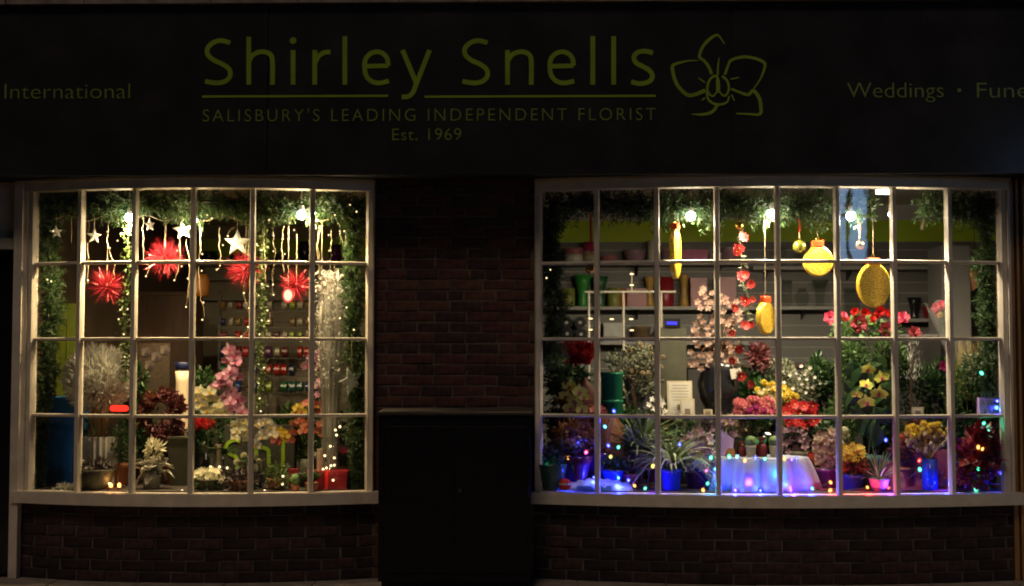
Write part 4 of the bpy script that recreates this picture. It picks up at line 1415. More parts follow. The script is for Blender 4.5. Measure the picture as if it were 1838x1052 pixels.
# dark brown patterned panel standing behind
t = T('patterned_panel', 'brown hessian panel with dark flower shapes at the back of the left display', 'panel', (at(278, 700, .8).x, .8, ZP))
a, b_ = at(250, 650, .8).x, at(305, 650, .8).x
MB().box(a, b_, .79, .82, ZP, at(278, 616, .8).z).build('board', MAT['hessian'], t)
for qx, qy in ((262, 632), (280, 640), (268, 655), (296, 628)):
    q = at(qx, qy, .785)
    mb = MB()
    for k in range(5):
        w = 2 * math.pi * k / 5
        mb.tube([(q.x + .022 * math.cos(w), .789, q.z + .022 * math.sin(w)), (q.x + .022 * math.cos(w), .786 - .0004 * k, q.z + .022 * math.sin(w))], 0.019, 10)
    mb.build('dark_flower', MAT['leaf_purple'], t)

# ---- orchids
def orchid(label, px, Y, potdef, stemspts, group='potted orchids in the left window', leaves=6, lm='leaf_dark'):
    """stemspts: list of (stem path pixels, kind, material, blossoms, size, lip)"""
    t, top = plant('orchid_plant', label, 'orchid', px, Y, potdef, group)
    mb = MB()
    n = leaves
    a = rng.uniform(0, 2 * math.pi, n)
    blades(mb, np.tile(np.array(top[:]), (n, 1)), np.stack([np.cos(a), np.sin(a) * .6, 0.7 + 0 * a], 1), .16, .05, .5, 6)
    mb.build('strap_leaf', MAT[lm], t, kind='stuff')
    for path, kind, mat, bl, size, lip in stemspts:
        pth = [top] + [at(x, y, Y) for x, y in path]
        pth = [Vector(q) for q in smooth_path([tuple(q) for q in pth], 5)]
        MB().tube(pth, 0.003, 5).build('flower_stem', MAT['stem_green'], t)
        blossoms(t, kind, mat, bl, Y - 0.03, size, lip, dy=0.03)
    return t
orchid('tall pink orchid with cascading blooms in the left window centre', 402, 0.26, ('cyl', 34, 62, 'vase_glass'),
       [([(404, 760), (405, 680), (408, 625)], 'orchid', 'pink_petal',
         [(412, 628), (420, 638), (424, 650), (409, 648), (413, 668), (427, 676), (400, 676), (394, 688), (386, 694), (404, 690), (416, 702), (420, 712), (404, 714), (413, 722), (428, 716), (424, 732), (408, 738), (434, 738), (398, 737)], 13.5, 'lip_dark')])
orchid('cream orchid leaning left of the tall pink orchid', 372, 0.2, ('cyl', 32, 66, 'vase_glass'),
       [([(374, 770), (372, 720), (362, 695)], 'orchid', 'cream_petal',
         [(358, 702), (366, 712), (376, 704), (384, 716), (362, 726), (392, 730), (372, 736), (386, 742), (400, 740), (354, 716)], 13.5, 'lip_yellow')])
orchid('white and yellow orchid sprays hanging low before the grey sign', 455, 0.10, ('cyl', 30, 44, 'planter_olive'),
       [([(440, 800), (430, 765), (424, 755)], 'orchid', 'cream_petal', [(424, 762), (425, 774), (423, 786), (440, 758), (444, 768), (442, 780), (446, 788)], 11, 'lip_yellow'),
        ([(470, 800), (472, 770), (480, 755)], 'orchid', 'white_petal', [(476, 758), (486, 766), (478, 778), (490, 780), (470, 784), (462, 762), (458, 800)], 13, 'lip_yellow'),
        ([(500, 810), (505, 790), (506, 775)], 'orchid', 'yellow_petal', [(504, 774), (512, 782), (508, 786)], 11, 'lip_yellow')])
blm = orchid('small pink orchid bloom on a thin stem before the grey sign', 496, 0.06, ('taper', 22, 22, 'terracotta'),
       [([(497, 840), (496, 810)], 'orchid', 'coral_petal', [(496, 792)], 13, 'lip_dark')], leaves=4)
orchid('apricot orchid arching over the red gift box', 548, 0.2, ('cyl', 30, 50, 'planter_olive'),
       [([(546, 800), (534, 765), (528, 758)], 'orchid', 'orange_petal', [(528, 760), (538, 756), (546, 764), (524, 776), (520, 790), (544, 774), (554, 760)], 10, 'lip_dark')])
orchid('tall coral and pink orchid rising behind the fifth glazing bar', 572, 0.3, ('cyl', 32, 60, 'planter_olive'),
       [([(574, 800), (576, 720), (566, 640)], 'orchid', 'pink_petal', [(574, 636), (560, 640), (566, 652), (552, 656), (572, 660), (580, 682), (590, 686), (572, 692), (582, 698), (576, 708), (588, 704)], 12, 'lip_dark'),
        ([(570, 790), (578, 740), (584, 722)], 'orchid', 'coral_petal', [(584, 722), (572, 728), (586, 736), (554, 724), (576, 742), (590, 728), (578, 762), (588, 768), (572, 774), (584, 780)], 12, 'lip_yellow'),
        ([(550, 790), (538, 750), (534, 740)], 'orchid', 'yellow_petal', [(534, 732), (542, 738), (530, 742)], 10, 'lip_dark')])
# red cluster at left of centre
t, top = plant('red_cyclamen', 'deep red flower cluster just left of the low cream orchid', 'plant', 362, 0.36, ('taper', 36, 50, 'vase_glass'))
blossoms(t, 'pom', 'red_petal', cloud(364, 762, 17, 9, 9), .34, 7)
fringe_leaves(t, 362, 785, 18, 18, .36, 140, .05, .022, 'leaf_dark')

# grey sign with lime lettering, only partly readable behind the orchids
t = T('lettered_bag', 'dark grey card carrier bag with large lime letters behind the low orchids', 'bag', PT(462, 0.5))
a, b_ = at(402, 800, .46).x, at(528, 800, .46).x
zt = at(462, 764, .46).z
MB().box(a, b_, .46, .60, ZP, zt).build('bag', MAT['sign_grey'], t)
def strokes(t, lst, w, Y, mat, name):
    global LY
    old = LY
    LY = Y
    mb = MB()
    for k, s in enumerate(lst):
        ribbon(mb, s, w, w, w, 0.0004 * k, lambda p: at(p[0], p[1], Y), sm=len(s) > 2)
    LY = old
    mb.build(name, MAT[mat], t)
strokes(t, [[(431, 792), (420, 790), (409, 796), (405, 806), (413, 815), (425, 822), (429, 833), (424, 843)]], 6.5, .4545, 'sign_lime', 'letter')
strokes(t, [[(466, 803), (474, 804), (481, 808), (482.5, 818), (482.5, 848)], [(460, 802), (460, 848)]], 6.5, .4545, 'sign_lime', 'letter')
strokes(t, [[(508, 788), (508, 848)]], 6.5, .4545, 'sign_lime', 'letter')

# cream pillar candles with warm fairy lights
for px, pyt, Y, w, lab in ((391, 798, 0.22, 11, 'cream pillar candle behind the white flower clump'), (574, 806, 0.16, 12, 'cream pillar candle behind the red gift box, left one'),
                           (590, 812, 0.24, 12, 'shorter cream pillar candle behind the red gift box, right one')):
    q = PT(px, Y)
    t = T('pillar_candle', lab, 'candle', q, 'cream pillar candles')
    h = at(px, pyt, Y).z - ZP
    r = w * mpp(Y) / 2
    MB().lathe([(r, 0), (r, h), (r * .8, h), (r * .3, h - .008)], q, 18).build('wax', MAT['candle'], t, smooth=False)
    MB().tube([q + Vector((0, 0, h - .008)), q + Vector((.001, 0, h + .014))], .0015, 5).build('wick', MAT['wire_dark'], t)
# clear jar
t = T('glass_jar', 'clear glass cylinder vase holding stones left of the cream candle', 'vase', PT(372, 0.12))
pot(t, 'cyl', PT(372, .12), .13, .30, 'vase_glass', 'jar')
mb = MB()
for k in range(40):
    mb.ball(PT(372, .12) + Vector((random.uniform(-.045, .045), random.uniform(-.045, .045), random.uniform(.012, .10))), random.uniform(.009, .014), 6, 4)
mb.build('pebbles', MAT['dried_petal'], t, kind='stuff')

# low plants along the front
t, top = plant('white_kalanchoe', 'clump of creamy white flowers low at the sill', 'plant', 374, -0.03, ('taper', 44, 20, 'planter_olive'))
blossoms(t, 'five', 'cream_petal', cloud(374, 855, 30, 13, 42), -.06, 6, 'lip_yellow', dy=.03, up=.6)
fringe_leaves(t, 374, 870, 30, 13, -.02, 240, .045, .024, 'leaf_dark')
t, top = plant('purple_plant', 'dark purple leaved plant right of the white flower clump', 'plant', 432, -0.04, ('taper', 40, 18, 'terracotta'))
fringe_leaves(t, 432, 862, 40, 22, -.03, 520, .05, .02, 'leaf_purple', lobes=8)
t, top = plant('lime_plant', 'loose yellow-green plant between the purple plant and the red box', 'plant', 495, 0.0, ('taper', 32, 20, 'terracotta'))
fringe_leaves(t, 495, 858, 32, 26, .0, 520, .032, .013, 'ivy', lobes=8)
t, top = plant('green_hosta', 'broad green leaves in front of the red gift box', 'plant', 560, -0.05, ('taper', 26, 14, 'terracotta'))
n = 16
a = rng.uniform(0, 2 * math.pi, n)
mb = MB(); blades(mb, np.tile(np.array(top[:]), (n, 1)), np.stack([np.cos(a), np.sin(a) * .5, 1.1 + 0 * a], 1), rng.uniform(.09, .16, n), .04, .25, 6)
mb.build('leaf_tuft', MAT['leaf_mid'], t, kind='stuff')
t, top = plant('mini_cactus', 'tiny round cactus left of the broad green leaves', 'plant', 530, -0.06, ('taper', 16, 10, 'terracotta'))
MB().lathe([(.5 * .045, 0), (.045, .03), (.043, .05), (.026, .075), (.002, .08)], top, 24, wob=lambda w, v: 1 + .09 * math.cos(12 * w), sx=.7, sy=.7).build('stem', MAT['cactus'], t, smooth=True)
for px, Y, lab, pyc, rx, ry in ((355, .5, 'dark leafy plant behind the low cream orchid', 800, 24, 34), (600, .45, 'dark green bushy plant at the right of the red box', 800, 40, 44), (635, .3, 'dark green bush in the right corner of the left window', 840, 26, 44)):
    t, top = plant('leafy_plant', lab, 'plant', px, Y, ('taper', 36, 26, 'planter_olive'))
    fringe_leaves(t, px, pyc, rx, ry, Y, 620, .05, .022, 'leaf_dark', lobes=8)

# red gift box and red glitter candle
t = T('gift_box', 'red shiny gift box with fairy lights on it at the right front', 'box', PT(588, 0.06))
a, b_ = at(550, 860, 0).x, at(622, 860, 0).x
zt = at(588, 846, 0).z
MB().box(a, b_, 0.0, 0.16, ZP, zt - .03).build('box', MAT['red_box'], t)
MB().box(a - .006, b_ + .006, -.006, .166, zt - .0295, zt).build('lid', MAT['red_box'], t)
MB().box((a + b_) / 2 - .012, (a + b_) / 2 + .012, -.0095, .17, ZP, zt + .002).build('ribbon', MAT['ribbon_red'], t)
t = T('glitter_candle', 'red glittered square candle left of the red gift box', 'candle', PT(527, 0.04))
q = PT(527, .04)
MB().box(q.x - .03, q.x + .03, .01, .07, ZP, at(527, 842, .01).z).build('wax', MAT['red_glitter'], t)
MB().tube([(q.x, .04, at(527, 842, .01).z), (q.x, .04, at(527, 842, .01).z + .012)], .0015, 5).build('wick', MAT['wire_dark'], t)

# warm fairy lights along the left sill
t = T('warm_light_string', 'string of white warm fairy lights lying along the left window sill', 'fairy lights', PT(400, -0.1))
WB = [(378, 838), (394, 838), (408, 840), (412, 845), (508, 855), (507, 869), (475, 881), (327, 881), (604, 781), (593, 801), (583, 818), (600, 822), (594, 836), (586, 840), (598, 862), (602, 772), (610, 766), (196, 868), (600, 835), (580, 842)]
mb = MB()
pth = [at(x, min(y, 884), -.05) for x, y in sorted(WB)]
mb.tube([Vector(q) for q in smooth_path([tuple(p) for p in pth], 4)], .0018, 4)
mb.build('cord', MAT['wire_dark'], t)
for x, y in WB:
    MB().ball(at(x, y, -.065), .0085, 8, 6).build('bulb', MAT['glow_warm'], t, smooth=True)
for x, y in ((394, 834), (598, 800), (590, 840)):
    point_light(t, at(x, y, -.08), .30, (1, .72, .4), .01)
# sparkling twig bundle at the right
t, top = plant('silver_twigs', 'tall bundle of glittering silver twigs at the right of the left window', 'dried flowers', 592, 0.2, ('cyl', 46, 90, 'vase_glass'))
n = 420
a = rng.uniform(0, 2 * math.pi, n); sp = rng.uniform(0, .085, n)
tp = np.array(top[:]) - np.array([0, 0, .2])
D = np.stack([np.cos(a) * sp, np.sin(a) * sp, 1 + 0 * a], 1)
mb = MB(); blades(mb, tp + rng.normal(size=(n, 3)) * np.array([.02, .02, 0]), D, rng.uniform(.75, 1.45, n), .0075, 0.01, 6)
mb.build('twig', MAT['frost'], t, kind='stuff')
mb = MB()
n = 2200
zz = rng.uniform(at(0, 700, .2).z, at(0, 490, .2).z, n)
B = np.stack([at(592, 600, .2).x + rng.normal(size=n) * .06, .2 + rng.normal(size=n) * .05, zz], 1)
rhombs(mb, B, rdir(n) + np.array([0, 0, .8]), rng.uniform(.015, .05, n), .007)
mb.build('glitter_sprig', MAT['frost'], t, kind='stuff')
p = at(577, 570, .14)
t = T('icicle_ornament', 'long bright glass icicle beside the silver twigs', 'ornament', p)
MB().lathe([(.002, -.10), (.010, -.05), (.016, 0), (.012, .06), (.003, .10)], p, 12).build('drop', MAT['ceramic_white'], t, smooth=True)
MB().tube([p + Vector((0, 0, .1)), (p.x, p.y, at(577, 400, .14).z)], .0014, 4).build('thread', MAT['wire_white'], t)
# ================================================================== LEFT ROOM BACKGROUND
def reel_mesh(mat):
    mb = MB()
    prof = [(.012, -.02), (.042, -.02), (.042, -.017), (.036, -.017), (.036, .017), (.042, .017), (.042, .02), (.012, .02)]
    n = 14
    vs, fs = [], []
    for (r, x) in prof:
        for k in range(n):
            w = 2 * math.pi * k / n
            vs.append((x, r * math.cos(w), r * math.sin(w)))
    mi = []
    for j in range(len(prof)):
        j2 = (j + 1) % len(prof)
        for k in range(n):
            mb_f = (j * n + k, j * n + (k + 1) % n, j2 * n + (k + 1) % n, j2 * n + k)
            fs.append(mb_f)
    mb.add(vs, fs)
    return mb.mesh('ribbon_reel', MAT[mat], smooth=False)
RCOL = {k_: 'reel_' + k_ for k_ in ('red', 'wine', 'purple', 'navy', 'teal', 'green', 'lime', 'white', 'gold', 'blue', 'pink')}
reels = {k: reel_mesh(v) for k, v in RCOL.items()}
YR = 2.6
rack = T('ribbon_rack', 'dark rack of ribbon reels standing behind the left window display', 'rack', (at(480, 700, YR).x, YR, 0.02))
xa, xb = at(392, 640, YR).x, at(562, 640, YR).x
for x in (xa, (xa + xb) / 2, xb):
    MB().box(x - .012, x + .012, YR + .03, YR + .055, .02, at(480, 520, YR).z).build('upright', MAT['shelf_dark'], rack)
rows = [(548, ['gold', 'white', 'wine', 'white', 'gold', 'white', 'white', 'gold', 'white', 'lime', 'white', 'gold']), (578, ['navy', 'white', 'gold', 'red', 'red', 'white', 'gold', 'white', 'white', 'gold', 'white', 'gold']),
        (602, ['wine', 'white', 'red', 'red', 'wine', 'white', 'white', 'wine', 'white', 'lime', 'lime', 'gold']),
        (632, ['navy', 'blue', 'wine', 'red', 'teal', 'white', 'purple', 'white', 'wine', 'purple', 'red', 'red']), (664, ['green', 'blue', 'wine', 'lime', 'blue', 'wine', 'red', 'red', 'red', 'navy', 'blue', 'lime']),
        (694, ['green', 'teal', 'blue', 'green', 'teal', 'lime', 'lime', 'lime', 'green', 'teal', 'teal', 'blue'])]
NTH = ['first', 'second', 'third', 'fourth', 'fifth', 'sixth', 'seventh', 'eighth', 'ninth', 'tenth', 'eleventh', 'twelfth']
ordw = ['top', 'second', 'third', 'fourth', 'fifth', 'lowest']
for ri, (py, cols) in enumerate(rows):
    zr = at(480, py, YR).z
    MB().tube([(xa, YR, zr), (xb, YR, zr)], .008, 6).build('rod', MAT['shelf_dark'], rack)
    MB().box(xa - .01, xb + .01, YR + .0, YR + .05, zr - .060, zr - .052).build('ledge', MAT['shelf_dark'], rack)
    x = xa + .045
    step = (xb - xa - .09) / (len(cols) - 1)
    for ci, cc_ in enumerate(cols):
        if random.random() < .22:
            x += step
            continue
        o = bpy.data.objects.new('ribbon_reel', reels[cc_])
        o.location = (x + random.uniform(-.006, .006), YR, zr)
        s_ = random.uniform(.9, 1.1) * (1.0 if ri < 3 else 1.3)
        o.scale = (random.uniform(.8, 1.3), s_, s_)
        col.objects.link(o)
        tag(o, '%s ribbon reel, %s from the left on the %s rod of the rack' % (cc_, NTH[ci], ordw[ri]), 'ribbon reel', 'ribbon reels on the rack')
        x += step
# shelves on the far back wall of the left room, with dim goods
def shelf(label, pxa, pxb, py, Y, d=.26, th=.03, group=None):
    a, b_, z = at(pxa, py, Y - d).x, at(pxb, py, Y - d).x, at((pxa + pxb) / 2, py, Y - d).z
    t = T('wall_shelf', label, 'shelf', ((a + b_) / 2, Y, z - .05), group)
    MB().box(a, b_, Y - d, Y - .0075, z - th, z).build('board', MAT['shelf_white'], t)
    x = a + .15
    while x < b_:
        MB().add([(x - .008, Y - .0075, z - th - .0005), (x + .008, Y - .0075, z - th - .0005), (x + .008, Y - d * .8, z - th - .0005), (x - .008, Y - d * .8, z - th - .0005), (x - .008, Y - .0075, z - th - .09), (x + .008, Y - .0075, z - th - .09)],
                 [(0, 1, 2, 3), (4, 5, 1, 0), (0, 3, 4), (1, 5, 2), (2, 5, 4, 3)]).build('bracket', MAT['shelf_dark'], t)
        x += .8
    return z
zl1 = shelf('upper white shelf on the far wall seen in the left window', 330, 660, 472, YBL, group='shelves on the far wall')
zl2 = shelf('middle white shelf on the far wall seen in the left window', 330, 660, 498, YBL, group='shelves on the far wall')
zl3 = shelf('lower white shelf on the far wall seen in the left window', 330, 660, 534, YBL, group='shelves on the far wall')
for k, (px, w, h, mt, lab) in enumerate(((375, 34, 22, 'black_gloss', 'wide black bowl on the far upper shelf, leftmost'), (425, 26, 16, 'leaf_purple', 'low dark bowl on the far upper shelf behind the frosted star'), (505, 24, 18, 'planter_olive', 'olive pot on the far upper shelf'),
                                         (548, 26, 40, 'black_gloss', 'tall black vase on the far upper shelf'), (602, 26, 34, 'purple_glaze', 'dark purple vase on the far upper shelf, rightmost'))):
    Y = YBL - .13
    c = Vector((at(px, 472, Y).x, Y, zl1 + .001))
    single('vase', lab, 'vase', MB().lathe([(r * w * mpp(Y), z * h * mpp(Y)) for r, z in PROF['urn']], c, 16), MAT[mt], 'pots on the far shelves', smooth=True)
# orange paper shades
for px, py, Y, w, h, lab in ((126, 521, 1.6, 30, 44, 'orange paper lampshade hanging behind the left edge garland'), (357, 512, 1.9, 34, 40, 'orange paper lampshade hanging beside the third glazing bar')):
    c = at(px, py, Y)
    m = mpp(Y)
    t = T('paper_lampshade', lab, 'lampshade', (c.x, Y, Z_C), 'orange paper lampshades')
    MB().lathe([(w * .5 * m, -h * .5 * m), (w * .56 * m, -h * .2 * m), (w * .56 * m, h * .2 * m), (w * .42 * m, h * .5 * m)], c, 18).build('shade', MAT['orange_paper'], t, smooth=True)
    MB().tube([(c.x, Y, c.z + h * .5 * m), (c.x, Y, Z_C)], .004, 5).build('cord', MAT['wire_dark'], t)
# lime screen at the left
t = T('lime_screen', 'lime green folding screen behind the left edge garland', 'screen', (at(122, 700, 1.0).x, 1.0, .02))
a, b_ = at(103, 600, 1.02).x, at(138, 600, 1.02).x
MB().box(a, (a + b_) / 2 - .004, 1.0, 1.03, .02, at(120, 545, 1.0).z).build('leaf_panel', MAT['wall_olive'], t)
MB().box((a + b_) / 2 + .004, b_, 1.0, 1.03, .02, at(120, 545, 1.0).z).build('leaf_panel', MAT['wall_olive'], t)
# dark dresser at the back left
t = T('dark_dresser', 'tall dark dresser in the dim room behind the red tinsel balls', 'cabinet', (at(230, 700, 3.0).x, 3.0, .02))
a, b_ = at(140, 560, 3.0).x, at(345, 560, 3.0).x
zt = at(230, 530, 3.0).z
MB().box(a, b_, 3.0, 3.4, .02, zt).build('carcass', MAT['wood_dark'], t)
for k in range(3):
    x0 = a + .02 + k * (b_ - a) / 3
    d_ = MB().box(x0, x0 + (b_ - a) / 3 - .04, 2.985, 2.9995, .1, zt - .05).build('door', MAT['wood_dark'], t)
    MB().ball((x0 + .06, 2.975, 1.3), .014, 8, 6).build('knob', MAT['steel'], d_)
MB().box(a - .02, b_ + .02, 2.97, 3.42, zt + .0005, zt + .03).build('top', MAT['wood_dark'], t)

# ================================================================== RIGHT WINDOW: HANGING ORNAMENTS
def thread(t, p, top, Y, mat='wire_white', r=.0016):
    zt = at(919, top, Y).z
    MB().tube([p, (p[0], p[1], zt)], r, 5).build('thread', MAT[mat], t)

def disc_bauble(label, px, py, rx, ry, Y, yaw, top, mat='glit_gold'):
    """flat glittered bauble shape, 4 cm thick, with red cap and ring"""
    c = at(px, py, Y)
    m = mpp(Y)
    t = T('disc_bauble', label, 'bauble', c, 'flat gold glitter baubles in the right window')
    R, H, th = rx * m, ry * m, .022
    n = 36
    vs, fs = [], []
    prof = [(-th, .90), (-th * .7, .985), (0, 1.0), (th * .7, .985), (th, .90)]
    def loc(x, y, z): return (c.x + x * math.cos(yaw) - y * math.sin(yaw), c.y + x * math.sin(yaw) + y * math.cos(yaw), c.z + z)
    for (y, s) in prof:
        for k in range(n):
            w = 2 * math.pi * k / n
            vs.append(loc(R * s * math.cos(w), y, H * s * math.sin(w)))
    for j in range(len(prof) - 1):
        for k in range(n):
            fs.append((j * n + k, j * n + (k + 1) % n, (j + 1) * n + (k + 1) % n, (j + 1) * n + k))
    fs += [tuple(range(n - 1, -1, -1)), tuple((len(prof) - 1) * n + k for k in range(n))]
    MB().add(vs, fs).build('disc', MAT[mat], t)
    cw, chh = max(R * .36, .03), .042
    cap = MB()
    vs = [loc(x, y, H * .95 + z) for z in (0, chh * .8, chh) for (x, y) in ((-cw, -th * 1.1), (cw, -th * 1.1), (cw, th * 1.1), (-cw, th * 1.1))]
    vs[8:] = [loc(x, y, H * .95 + chh) for (x, y) in ((-cw * .85, -th * .9), (cw * .85, -th * .9), (cw * .85, th * .9), (-cw * .85, th * .9))]
    cap.add(vs, [(3, 2, 1, 0), (8, 9, 10, 11)] + [(a + k, a + (k + 1) % 4, a + 4 + (k + 1) % 4, a + 4 + k) for a in (0, 4) for k in range(4)])
    cap.build('cap', MAT['red_cap'], t)
    rg = [loc(.012 * math.cos(w), 0, H * .95 + chh + .010 + .012 * math.sin(w)) for w in np.linspace(0, 2 * math.pi, 13)]
    MB().tube(rg, .0025, 5, caps=False).build('ring', MAT['gold'], t)
    thread(t, (c.x, c.y, c.z + H * .95 + chh + .02), top, Y)
disc_bauble('round gold glitter bauble with red cap hanging at window middle height', 1468, 469, 27, 28, 0.02, 0.05, 395)
disc_bauble('largest gold glitter bauble with red cap, above the roses', 1568, 512, 31, 40, -0.02, 0.12, 385)
disc_bauble('lowest gold glitter bauble, oval and turned, beside the red flower strand', 1374, 571, 26, 30, 0.0, 0.85, 385)
disc_bauble('gold glitter bauble turned edge-on, leftmost of the four', 1212, 455, 30, 46, -0.03, 1.25, 385)

def ball_bauble(label, px, py, r, Y, top, mat, ribbon_to=None, cap='gold', nm='ball_bauble'):
    c = at(px, py, Y)
    m = mpp(Y)
    t = T(nm, label, 'bauble', c, 'small shiny baubles in the right window')
    MB().ball(c, r * m, 20, 14).build('ball', MAT[mat], t, smooth=True)
    MB().tube([(c.x, c.y, c.z + r * m * .95), (c.x, c.y, c.z + r * m + .014)], .009, 10).build('cap', MAT[cap], t)
    if ribbon_to:
        w = .006
        z0, z1 = at(px, ribbon_to[1], Y).z, at(px, ribbon_to[0], Y).z
        mb = MB()
        mb.patch(lambda u, v: (c.x + (v - .5) * 2 * w * (.6 + .5 * math.sin(5 * u)), c.y + .004 * math.sin(9 * u), z1 + (z0 - z1) * u), 8, 1)
        mb.patch(lambda u, v: (c.x + .004 + (v - .5) * 1.6 * w, c.y + .006 + .003 * math.cos(7 * u), z1 + (z0 - z1) * u * .9), 8, 1)
        mb.build('ribbon', MAT['ribbon_red'], t)
        thread(t, (c.x, c.y, c.z + r * m + .012), ribbon_to[1], Y)
    else:
        thread(t, (c.x, c.y, c.z + r * m + .012), top, Y)
ball_bauble('shiny lime-gold ball on a red ribbon left of the round gold bauble', 1435, 443, 12, .03, 395, 'limegold', (385, 418))
ball_bauble('small shiny gold ball on a short red ribbon above the largest bauble', 1543, 441, 9, .0, 395, 'gold', (397, 416))
ball_bauble('small gold ball at the end of a long red ribbon, far left', 1060, 483, 9, -.02, 395, 'gold', (382, 462))
ball_bauble('small gold bell ball at the top of the red flower strand', 1327, 406, 8, .0, 380, 'gold', (382, 394))

# red flower strand
t = T('red_flower_strand', 'hanging strand of red silk flowers with pale leaves in the right window', 'garland', at(1330, 385, .02))
pth = [at(x, y, .03) for x, y in smooth_path([(1333, 385), (1328, 425), (1332, 470), (1330, 500), (1342, 530), (1338, 560), (1344, 590), (1326, 620), (1322, 650), (1334, 690)], 5)]
MB().tube(pth, .003, 5).build('vine', MAT['stem_green'], t)
blossoms(t, 'star', 'red_petal', [(1334, 426, 12), (1326, 447, 13), (1323, 452, 10), (1331, 497, 12), (1337, 494, 9), (1348, 511, 10), (1337, 541, 11), (1351, 538, 7), (1318, 553, 9), (1338, 585, 10), (1347, 583, 8), (1314, 598, 9), (1326, 628, 10), (1314, 648, 9), (1331, 676, 10), (1347, 690, 9)], .0, 11, dy=.02)
mb = MB()
n = 70
k = rng.integers(0, len(pth) - 1, n)
rhombs(mb, np.array([p[:] for p in pth])[k] + rng.normal(size=(n, 3)) * .012, rdir(n) + np.array([0, -.3, 0]), rng.uniform(.03, .055, n), .022, fold=.2)
mb.build('leaves', MAT['leaf_grey'], t, kind='stuff')

# ================================================================== RIGHT WINDOW: PLANTS, FROM LEFT TO RIGHT
t, top = plant('red_bouquet', 'tall bunch of bright red carnations at the left of the right window', 'bouquet', 1030, .5, ('cyl', 44, 130, 'smoke_glass'))
pts = blossoms(t, 'pom', 'red_petal', cloud(1029, 633, 38, 18, 30), .42, 10, dy=.06)
stems(t, top, pts[:12])
fringe_leaves(t, 1025, 690, 40, 36, .52, 420, .07, .026, 'leaf_dark', lobes=8)
t, top = plant('yellow_orchid', 'yellow orchid sprays below the red carnations', 'orchid', 1026, .3, ('taper', 40, 60, 'purple_glaze'))
pts = blossoms(t, 'orchid', 'lime_petal', [(1022, 693, 14), (1040, 703, 14), (1016, 712, 14), (1034, 722, 14), (1048, 713, 11), (1024, 732, 14), (1044, 735, 12)], .26, 13, 'lip_dark', dy=.03)
stems(t, top, pts)
fringe_leaves(t, 1012, 672, 16, 22, .32, 60, .07, .03, 'leaf_mid', lobes=4)
fringe_leaves(t, 1036, 730, 34, 26, .34, 160, .07, .035, 'leaf_autumn', lobes=6)
t = T('autumn_leaf', 'single large orange-red leaf standing beside the left yellow orchid sprays', 'leaf', PT(1050, .4))
lc = at(1050, 705, .40); m = mpp(.4)
MB().patch(lambda u, v: (lc.x + (2 * v - 1) * 22 * m * math.sin(math.pi * (.05 + .93 * u) ** .8), lc.y + .03 * (2 * v - 1) ** 2, lc.z - 34 * m + 62 * m * u), 8, 4).build('blade', MAT['leaf_autumn'], t, smooth=True)
MB().tube([PT(1050, .4), (lc.x, lc.y, lc.z - 32 * m)], .004, 5).build('stalk', MAT['stem_brown'], t)
t, top = plant('autumn_bouquet', 'bunch of russet autumn leaves in a dark purple vase', 'bouquet', 1042, .08, ('flare', 46, 58, 'purple_glaze'))
fringe_leaves(t, 1036, 785, 44, 34, .12, 420, .06, .03, 'leaf_autumn', lobes=8)
fringe_leaves(t, 1030, 800, 40, 22, .16, 260, .06, .03, 'leaf_purple', lobes=6, name='dark_leaves')
t = T('amber_cloth', 'amber cloth draped over a stand beside the green bucket', 'cloth', PT(1092, .3))
c = PT(1090, .34)
MB().lathe([(.15, 0), (.14, .25), (.12, .42), (.07, .50), (.004, .515)], c, 40, wob=lambda w, v: 1 + .08 * math.sin(7 * w) * (1 - v)).build('drape', MAT['cloth_amber'], t, smooth=True)
t = T('flower_bucket', 'tall emerald green florist bucket behind the spider plants', 'bucket', PT(1099, .66))
h = at(1099, 668, .66).z - ZP
MB().lathe([(.065, 0), (.07, .02), (.082, h - .02), (.088, h - .018), (.088, h), (.08, h), (.078, h - .04)], PT(1099, .66), 24).build('body', MAT['emerald'], t, smooth=True)
MB().lathe([(.0835, h * .72), (.086, h * .725), (.086, h * .74), (.0835, h * .745)], PT(1099, .66), 24).build('band', MAT['emerald'], t)
fringe_leaves(t, 1110, 650, 26, 24, .66, 160, .05, .02, 'leaf_grey', lobes=5, name='sprigs')
t, top = plant('rust_spray', 'dry rust brown flower spray behind the green bucket', 'bouquet', 1140, .78, ('cyl', 26, 120, 'smoke_glass'))
pts = cloud(1150, 650, 42, 30, 26)
fringe_leaves(t, 1150, 655, 34, 34, .78, 420, .045, .014, 'leaf_grey', lobes=9, spread=.8)
pp = blossoms(t, 'pom', 'dried_petal', pts, .76, 5, dy=.08)
stems(t, top, pp[:14], mat='stem_brown')
t, top = plant('grey_bucket_plant', 'dark grey tall metal vase with branches right of the green bucket', 'vase', 1158, .84, ('cyl', 40, 150, 'black_gloss'))

def spider(label, px, pyt, Y, potdef, n, spread, L, mat='leaf_spider', W=.010, droop=.75, zb=None):
    t, top = plant('spider_plant', label, 'plant', px, Y, potdef, 'spider plants in the right window', z=zb)
    a = rng.uniform(0, 2 * math.pi, n)
    e = rng.uniform(.35, 1.5, n)
    D = np.stack([np.cos(a) * np.cos(e) * spread, np.sin(a) * np.cos(e) * .7, np.sin(e) + .25], 1)
    mb = MB()
    blades(mb, np.tile(np.array(top[:]), (n, 1)) + rng.normal(size=(n, 3)) * .008, D, L * rng.uniform(.65, 1.15, n), W, rng.uniform(.35, 1.0, n) * droop, 9)
    mb.build('arching_leaf', MAT[mat], t, kind='stuff')
    return t
stand = T('plant_stand', 'low dark stand under the green spider plant', 'stand', PT(1150, .3))
q = PT(1150, .3)
MB().lathe([(.09, 0), (.09, .012), (.02, .02), (.02, .115), (.085, .12), (.085, .13)], q, 20).build('pedestal', MAT['wood_dark'], stand)
